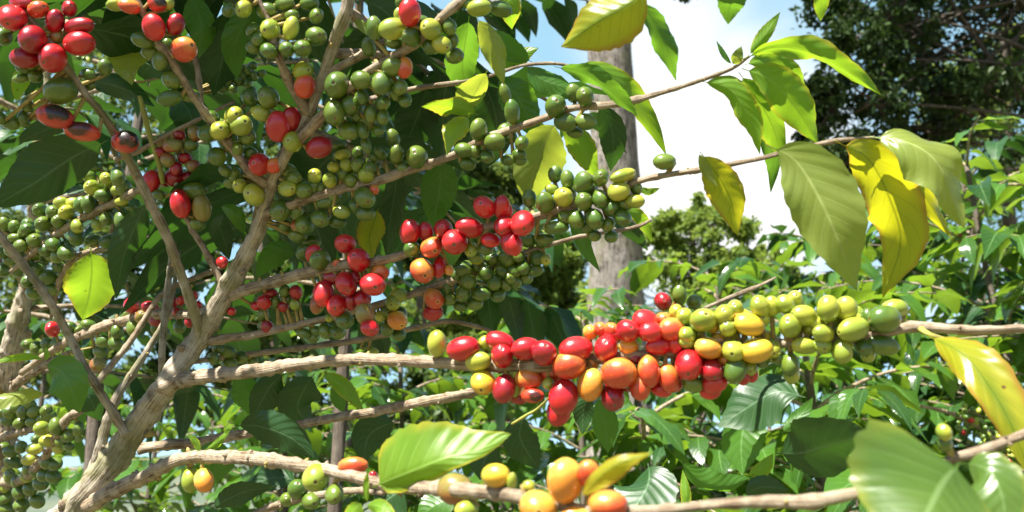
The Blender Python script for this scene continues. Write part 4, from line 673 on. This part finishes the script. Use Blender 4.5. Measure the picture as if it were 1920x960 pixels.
# ---- leaves of the front tree:  pts(x,y,d), wl, wr, roll, fold, wave, material, label
LV = [
 ([(205, 262, .56), (130, 300, .55), (60, 345, .54), (-20, 392, .53)], 55, 48, 20, 8, .02, 'dark', 'dark blue-green leaf'),
 ([(140, 235, .6), (95, 240, .6), (50, 258, .6), (20, 280, .6)], 16, 16, 30, 8, .02, 'dark', None),
 ([(895, 215, .50), (860, 200, .485), (820, 196, .475), (790, 200, .47)], 14, 26, 30, 10, .03, 'young', None),
 ([(880, 218, .505), (862, 230, .49), (846, 255, .48), (838, 292, .48)], 26, 22, -25, 20, .04, 'young', None),
 ([(915, 130, .52), (890, 175, .53), (860, 215, .55)], 30, 20, 20, 5, .02, 'pale', None),
 ([(893, 30, .47), (915, 70, .475), (932, 110, .48), (945, 160, .49)], 20, 24, 20, 12, .03, 'pale', 'greyish hanging leaf'),
 ([(880, 30, .52), (872, 80, .53), (868, 130, .54), (880, 190, .55)], 36, 30, 10, 8, .02, 'green', None),
 ([(860, 10, .56), (850, 60, .58), (838, 110, .6)], 30, 30, 10, 8, .02, 'dark', None),
 ([(1222, -25, .40), (1175, 10, .405), (1120, 42, .41), (1052, 88, .42)], 50, 60, -20, 22, .05, 'yellow', 'large yellow-green leaf cut by the top edge'),
 ([(950, -30, .5), (955, 10, .5), (960, 55, .51)], 22, 22, 0, 8, .03, 'young', None),
 ([(1195, -5, .43), (1228, 45, .435), (1252, 95, .44), (1268, 152, .45)], 20, 24, 15, 15, .045, 'green', 'narrow green leaf hanging against the sky'),
 ([(1395, -40, .42), (1376, -10, .42), (1368, 15, .425), (1365, 46, .43)], 26, 26, 0, 5, .03, 'green', None),
 ([(1545, -30, .42), (1540, 5, .425), (1538, 40, .43)], 14, 14, 0, 5, .02, 'young', None),
 ([(1403, 105, .48), (1425, 78, .478), (1445, 50, .476), (1463, 22, .475)], 12, 14, 0, 12, .02, 'young', 'small upright new leaf'),
 ([(1373, 122, .485), (1358, 104, .485), (1343, 76, .485)], 5, 5, 0, 5, .02, 'green', None),
 ([(1373, 122, .485), (1382, 106, .48), (1390, 86, .48)], 12, 10, 0, 5, .03, 'pale', None),
 ([(1390, 112, .48), (1450, 92, .47), (1520, 100, .465), (1585, 130, .47), (1652, 178, .475)], 20, 26, -30, 25, .04, 'young', 'long arching light green leaf pointing right'),
 ([(1395, 122, .485), (1440, 112, .49), (1480, 130, .495), (1512, 172, .505)], 20, 20, 10, 10, .04, 'young', None),
 ([(1390, 128, .48), (1445, 150, .475), (1490, 200, .48), (1535, 272, .49)], 34, 42, 10, 12, .035, 'young', None),
 ([(1312, 152, .49), (1370, 168, .485), (1405, 225, .485), (1425, 290, .49)], 20, 26, -15, 15, .04, 'young', None),
 ([(1385, 135, .485), (1420, 185, .49), (1450, 240, .50), (1470, 305, .51)], 34, 30, 5, 10, .04, 'young', None),
 ([(1410, 180, .5), (1435, 240, .51), (1450, 300, .52), (1445, 362, .53)], 18, 18, 5, 8, .03, 'green', None),
 ([(1436, 272, .41), (1490, 300, .405), (1535, 370, .40), (1570, 450, .40), (1606, 545, .405)], 58, 74, 8, 8, .035, 'pale', 'broad grey-green leaf hanging in front of the yellow one'),
 ([(1565, 264, .43), (1630, 300, .44), (1672, 380, .455), (1688, 460, .47), (1655, 558, .485)], 50, 60, 5, 10, .06, 'yellow', 'bright yellow hanging leaf'),
 ([(1600, 258, .445), (1665, 290, .45), (1720, 350, .46), (1784, 446, .475)], 26, 28, 5, 18, .06, 'yellow', 'narrow bright yellow leaf'),
 ([(1630, 256, .42), (1700, 268, .41), (1760, 315, .405), (1808, 428, .41)], 40, 48, 38, 12, .07, 'pale', 'glossy pale leaf shining in the sun'),
 ([(1312, 284, .45), (1340, 320, .45), (1368, 370, .455), (1384, 443, .46)], 36, 32, 10, 10, .03, 'yellow', 'dull yellow leaf hanging alone'),
 ([(1310, 285, .448), (1322, 320, .45), (1345, 350, .45)], 8, 12, 0, 5, .03, 'pale', None),
 ([(1045, 225, .54), (1020, 270, .55), (1000, 325, .56), (990, 388, .57)], 46, 52, 5, 8, .03, 'pale', 'pale leaf with clear side veins'),
 ([(1050, 225, .53), (1080, 260, .535), (1100, 295, .54), (1120, 335, .55)], 24, 28, 5, 8, .04, 'young', None),
 ([(1120, 190, .52), (1145, 235, .525), (1150, 280, .53), (1145, 322, .54)], 26, 26, 5, 5, .02, 'dark', None),
 ([(1062, 126, .51), (1120, 132, .515), (1170, 165, .52), (1215, 225, .53), (1250, 292, .54)], 20, 26, 0, 12, .03, 'young', None),
 ([(1040, 125, .49), (1090, 138, .485), (1140, 165, .485), (1195, 218, .49)], 18, 22, -30, 12, .035, 'green', None),
 ([(985, 120, .53), (1010, 145, .53), (1045, 160, .53), (1085, 165, .53)], 22, 22, 20, 8, .03, 'green', None),
 ([(1000, 118, .56), (960, 95, .56), (920, 70, .56), (900, 40, .56)], 22, 22, 20, 8, .03, 'green', None),
 ([(930, 140, .58), (960, 170, .58), (985, 210, .585), (1000, 260, .59)], 36, 36, 10, 8, .03, 'green', None),
 ([(940, 130, .57), (985, 100, .57), (1010, 90, .57)], 16, 16, 20, 8, .03, 'young', None),
 ([(905, 150, .6), (925, 200, .61), (930, 260, .62), (905, 320, .63)], 40, 40, 10, 8, .02, 'dark', None),
 ([(800, 160, .62), (790, 200, .64), (770, 250, .66), (745, 300, .68)], 40, 40, 10, 8, .02, 'dark', None),
 ([(822, 290, .6), (825, 330, .61), (822, 370, .62), (810, 430, .63)], 36, 36, 10, 5, .02, 'green', None),
 ([(735, 300, .6), (742, 350, .61), (732, 410, .62), (725, 485, .63)], 24, 24, 10, 8, .02, 'dark', None),
 ([(710, 390, .57), (700, 420, .575), (692, 450, .58), (700, 485, .585)], 26, 26, 5, 5, .03, 'yellow', None),
 ([(640, 405, .64), (620, 420, .64), (605, 450, .64), (640, 500, .64)], 18, 20, 5, 5, .03, 'green', None),
 ([(560, 480, .66), (530, 470, .66), (505, 485, .66), (480, 520, .66)], 22, 26, 5, 5, .03, 'green', None),
 ([(1110, 470, .6), (1090, 430, .6), (1070, 380, .6)], 14, 14, 0, 5, .02, 'dark', None),
 ([(1060, 360, .58), (1080, 420, .58), (1100, 470, .59), (1125, 510, .6)], 14, 16, 0, 5, .02, 'green', None),
 ([(1130, 395, .55), (1165, 420, .555), (1195, 445, .56), (1215, 470, .57)], 14, 16, 0, 8, .03, 'dark', None),
 ([(1160, 390, .56), (1190, 400, .56), (1210, 425, .565), (1222, 455, .57)], 12, 14, 0, 8, .03, 'young', None),
 ([(1195, 350, .48), (1215, 360, .48), (1238, 352, .48)], 7, 7, 0, 8, .03, 'young', None),
 ([(698, 914, .375), (760, 890, .365), (830, 862, .36), (900, 842, .36), (958, 814, .365)], 30, 88, 10, 14, .03, 'young', 'large bright yellow-green leaf at the bottom'),
 ([(690, 945, .38), (686, 915, .38), (690, 880, .38)], 6, 6, 0, 8, .02, 'young', None),
 ([(680, 945, .37), (665, 955, .36), (640, 985, .35)], 14, 20, 0, 8, .02, 'young', None),
 ([(685, 948, .37), (715, 950, .36), (750, 985, .35)], 20, 14, 0, 8, .02, 'young', None),
 ([(1085, 935, .28), (1125, 895, .275), (1165, 868, .273), (1222, 848, .27)], 22, 20, 20, 22, .03, 'yellow', 'small folded yellow leaf beside the orange cherries'),
 ([(1215, 868, .5), (1218, 900, .49), (1205, 930, .48), (1170, 975, .47)], 58, 50, -30, 8, .03, 'dark', None),
 ([(1272, 860, .48), (1310, 900, .475), (1355, 912, .47), (1410, 895, .47)], 20, 26, -30, 22, .03, 'green', None),
 ([(1285, 965, .47), (1288, 930, .47), (1280, 880, .475)], 8, 12, 0, 8, .02, 'young', None),
 ([(1400, 752, .50), (1395, 800, .495), (1390, 845, .49), (1393, 892, .485)], 48, 40, -25, 10, .03, 'green', 'sunlit leaf with pale midrib'),
 ([(1510, 745, .46), (1460, 735, .465), (1410, 760, .47), (1345, 800, .475)], 48, 44, -35, 8, .03, 'dark', None),
 ([(1455, 850, .45), (1510, 850, .44), (1570, 830, .43), (1632, 812, .43)], 62, 60, -35, 10, .03, 'dark', 'large dark leaf behind the blurred one'),
 ([(1465, 812, .44), (1485, 795, .44), (1505, 775, .44), (1525, 745, .44)], 15, 15, 0, 8, .02, 'green', None),
 ([(1400, 890, .48), (1430, 880, .48), (1450, 850, .48)], 14, 14, 0, 8, .02, 'young', None),
 ([(1392, 930, .46), (1430, 912, .46), (1480, 920, .46)], 20, 20, -20, 8, .02, 'dark', None),
 ([(1800, 868, .245), (1765, 915, .238), (1735, 975, .232), (1700, 1060, .228)], 170, 110, 8, 6, .05, 'mid', 'big out-of-focus leaf nearest the camera'),
 ([(1805, 868, .27), (1850, 880, .262), (1880, 930, .255), (1890, 1020, .25)], 62, 50, 10, 8, .03, 'mid', 'blurred leaf beside the biggest one'),
 ([(1738, 628, .385), (1810, 670, .36), (1872, 750, .345), (1910, 830, .34), (1935, 905, .34)], 36, 52, 10, 10, .03, 'yellow', 'yellow-green leaf crossing the right edge'),
 ([(1700, 640, .44), (1705, 650, .44), (1715, 680, .44)], 6, 6, 0, 8, .02, 'green', None),
 ([(170, 465, .68), (172, 510, .685), (168, 550, .69), (155, 600, .70)], 48, 46, 5, 6, .03, 'young', 'backlit leaf with leaf shadows on it'),
 ([(278, 372, .6), (255, 420, .605), (232, 480, .61), (218, 560, .62)], 30, 28, 10, 8, .02, 'dark', None),
 ([(270, 450, .72), (285, 470, .72), (292, 490, .72)], 12, 12, 0, 8, .02, 'young', None),
 ([(425, 395, .6), (412, 420, .6), (420, 450, .61), (430, 488, .62)], 20, 20, 10, 8, .02, 'dark', None),
 ([(410, 385, .58), (440, 400, .58), (458, 440, .59)], 14, 16, 10, 8, .02, 'green', None),
 ([(82, 682, .58), (112, 695, .575), (132, 725, .57), (150, 775, .575)], 40, 36, -15, 8, .02, 'green', 'sunlit leaf by the lower left stems'),
 ([(85, 675, .58), (55, 668, .57), (20, 672, .56), (-20, 680, .56)], 7, 9, 0, 15, .02, 'young', None),
 ([(90, 740, .58), (50, 738, .57), (0, 752, .56), (-40, 770, .56)], 14, 18, -30, 8, .03, 'pale', None),
 ([(84, 676, .58), (88, 668, .58), (86, 650, .58)], 5, 5, 0, 8, .02, 'young', None),
 ([(150, 720, .64), (170, 750, .64), (190, 790, .65)], 22, 22, 10, 8, .02, 'dark', None),
 ([(440, 798, .55), (490, 800, .545), (545, 820, .54), (592, 862, .54)], 34, 30, -30, 8, .025, 'dark', 'dark ribbed leaf with sunlit lower edge'),
 ([(600, 700, .6), (630, 715, .6), (655, 740, .6), (682, 770, .6)], 14, 18, 10, 12, .04, 'young', None),
 ([(590, 700, .68), (570, 730, .68), (560, 770, .69), (590, 800, .7)], 40, 40, 10, 8, .02, 'dark', None),
 ([(536, 700, .68), (508, 722, .68), (470, 792, .69)], 26, 34, 10, 8, .02, 'dark', None),
 ([(640, 700, .66), (635, 740, .66), (645, 775, .67)], 16, 16, 10, 8, .02, 'green', None),
 ([(392, 700, .66), (352, 716, .66), (318, 742, .67)], 22, 20, 10, 8, .02, 'dark', None),
 ([(435, 700, .7), (460, 730, .7), (470, 780, .71)], 30, 22, -20, 8, .04, 'green', None),
 ([(415, 822, .56), (408, 845, .555), (405, 870, .55), (400, 910, .55)], 40, 36, 5, 8, .03, 'green', None),
 ([(430, 815, .52), (425, 805, .52), (440, 795, .52)], 6, 6, 5, 8, .03, 'young', None),
 ([(375, 850, .52), (368, 830, .52), (352, 812, .52)], 6, 7, 5, 8, .03, 'young', None),
 ([(375, 850, .52), (400, 838, .52), (436, 800, .52)], 7, 7, 5, 8, .03, 'young', None),
 ([(395, 955, .56), (430, 935, .555), (470, 920, .55), (520, 912, .55)], 20, 22, -20, 8, .02, 'dark', None),
 ([(560, 905, .6), (530, 895, .6), (495, 900, .6), (460, 925, .6)], 24, 24, -20, 8, .02, 'dark', None),
 ([(760, 915, .5), (730, 935, .5), (700, 960, .5)], 44, 44, -20, 8, .02, 'dark', None),
 ([(860, 930, .45), (820, 945, .45), (780, 975, .45)], 34, 34, -20, 8, .02, 'green', None),
 ([(745, 790, .62), (715, 800, .62), (690, 820, .62), (680, 870, .62)], 34, 34, 0, 8, .02, 'dark', None),
 ([(930, 830, .6), (910, 860, .6), (900, 900, .6)], 34, 34, 0, 8, .02, 'dark', None),
 ([(1110, 735, .46), (1095, 765, .46), (1092, 815, .46)], 20, 20, 0, 8, .02, 'dark', None),
 ([(1120, 740, .52), (1135, 790, .52), (1140, 850, .53)], 26, 24, 0, 8, .02, 'green', None),
 ([(985, 775, .56), (975, 820, .56), (1010, 880, .57)], 34, 34, 0, 8, .02, 'dark', None),
 ([(245, 60, .62), (243, 95, .61), (240, 130, .6), (248, 160, .6)], 36, 34, -20, 8, .03, 'pale', 'pale glossy leaf with a dark shadow across it'),
 ([(300, -20, .6), (260, 20, .6), (225, 50, .6), (195, 100, .6)], 38, 38, 10, 8, .02, 'dark', None),
 ([(150, 150, .62), (190, 155, .62), (240, 170, .62), (290, 200, .62)], 20, 24, 10, 8, .02, 'dark', None),
 ([(360, -20, .6), (370, 20, .6), (380, 60, .6), (372, 110, .6)], 28, 28, 10, 8, .02, 'green', None),
 ([(420, 10, .6), (425, 60, .61), (415, 120, .62), (400, 180, .63)], 40, 40, 10, 8, .02, 'dark', None),
 ([(310, 170, .62), (340, 190, .62), (360, 225, .62), (350, 275, .63)], 36, 36, 10, 8, .02, 'dark', None),
 ([(480, 0, .6), (460, 40, .6), (440, 90, .6), (445, 150, .61)], 28, 28, 10, 8, .02, 'green', None),
 ([(60, 120, .6), (40, 150, .6), (30, 190, .6)], 16, 16, 10, 8, .02, 'young', None),
 ([(70, 160, .62), (75, 190, .62), (72, 215, .62)], 12, 12, 10, 8, .02, 'young', None),
 ([(680, 0, .62), (720, 20, .62), (750, 60, .63), (760, 110, .64)], 44, 44, 10, 8, .02, 'dark', None),
 ([(780, -10, .64), (790, 40, .64), (780, 90, .65), (790, 150, .66)], 44, 44, 10, 8, .02, 'dark', None),
 ([(660, 30, .52), (680, 50, .52), (700, 72, .52)], 9, 9, 0, 8, .04, 'pale', None),
]
LVS = sorted(range(len(LV)), key=lambda k: -(LV[k][1] + LV[k][2]) * math.hypot(LV[k][0][0][0] - LV[k][0][-1][0], LV[k][0][0][1] - LV[k][0][-1][1]))
bigl = set(LVS[:98]); rest = MB()
for k, (pts, wl, wr, roll, fold, wave, mk, lab) in enumerate(LV):
    mb = MB() if k in bigl else rest
    leaf_mesh(mb, pts, wl, wr, roll, fold, wave, M[mk], seed=k * 3 + 1, blunt=0.7 if lab and ('out-of-focus' in lab or 'large bright' in lab) else 0.0)
    if k in bigl: mb.build('leaf', root, label=lab)
# leafy laterals of the same tree: behind and above the frame (they throw the dappled shade)
rg = random.Random(77); tw = MB(); lv = Leaves()
def lat_px(x, y, d, dx, dy, dz, length, **k):
    dv = RT * dx + FW * dz + UP * (-dy); lateral(tw, lv, rg, P(x, y, d), dv, length, 0.0035, leafL=0.10, gap=0.05, m=M['twig'], **k)
for a in [(660, -60, .52, -1, -.6, .6, .25), (690, -250, .53, -.6, -.4, .6, .25), (695, -350, .54, -1, -.2, .5, .3), 
          (20, -40, .5, -.6, -.6, .4, .25), (-10, -80, .5, .7, -.7, .3, .25), (650, 20, .51, .2, -.1, 1, .25), (560, 240, .55, .4, .05, 1, .25), (540, 280, .55, -.5, .1, 1, .25), 
          (100, 90, .52, -.3, -.6, .9, .25), (240, -60, .52, .5, -.6, .6, .25), (480, -10, .52, -.6, -.6, .9, .25), (620, 100, .53, .6, -.2, 1, .3)]:
    lat_px(*a)
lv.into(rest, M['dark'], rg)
tw2 = MB(); lv2 = Leaves()
for a in [(60, 330, 1.02, -.3, -.2, .5, .35), (60, 380, 1.02, .8, -.2, .4, .4), (85, 230, 1.0, -.5, -.3, -.4, .35), (90, 200, 1.0, .8, -.4, .3, .4), (85, 120, 1.0, .6, -.5, -.3, .4), (80, 70, 1.0, -.6, -.6, .4, .35), (80, 60, 1.0, .7, -.8, .4, .4), (40, 580, 1.05, .9, -.1, .5, .3), (20, 700, 1.06, .5, 0, .7, .3)]:
    lateral(tw2, lv2, rg, P(*a[:3]), RT * a[3] + FW * a[5] + UP * (-a[4]), a[6], 0.0035, leafL=0.11, gap=0.05)
tw2.build('twigs', root2, kind='stuff'); fb = MB(); lv2.into(fb, M['dark'], rg); fb.build('foliage', root2)
tw.build('twigs', root, kind='stuff', label='thin leafy twigs above and behind')
rest.build('leaf', root, kind='stuff', label='the smaller and half hidden leaves')
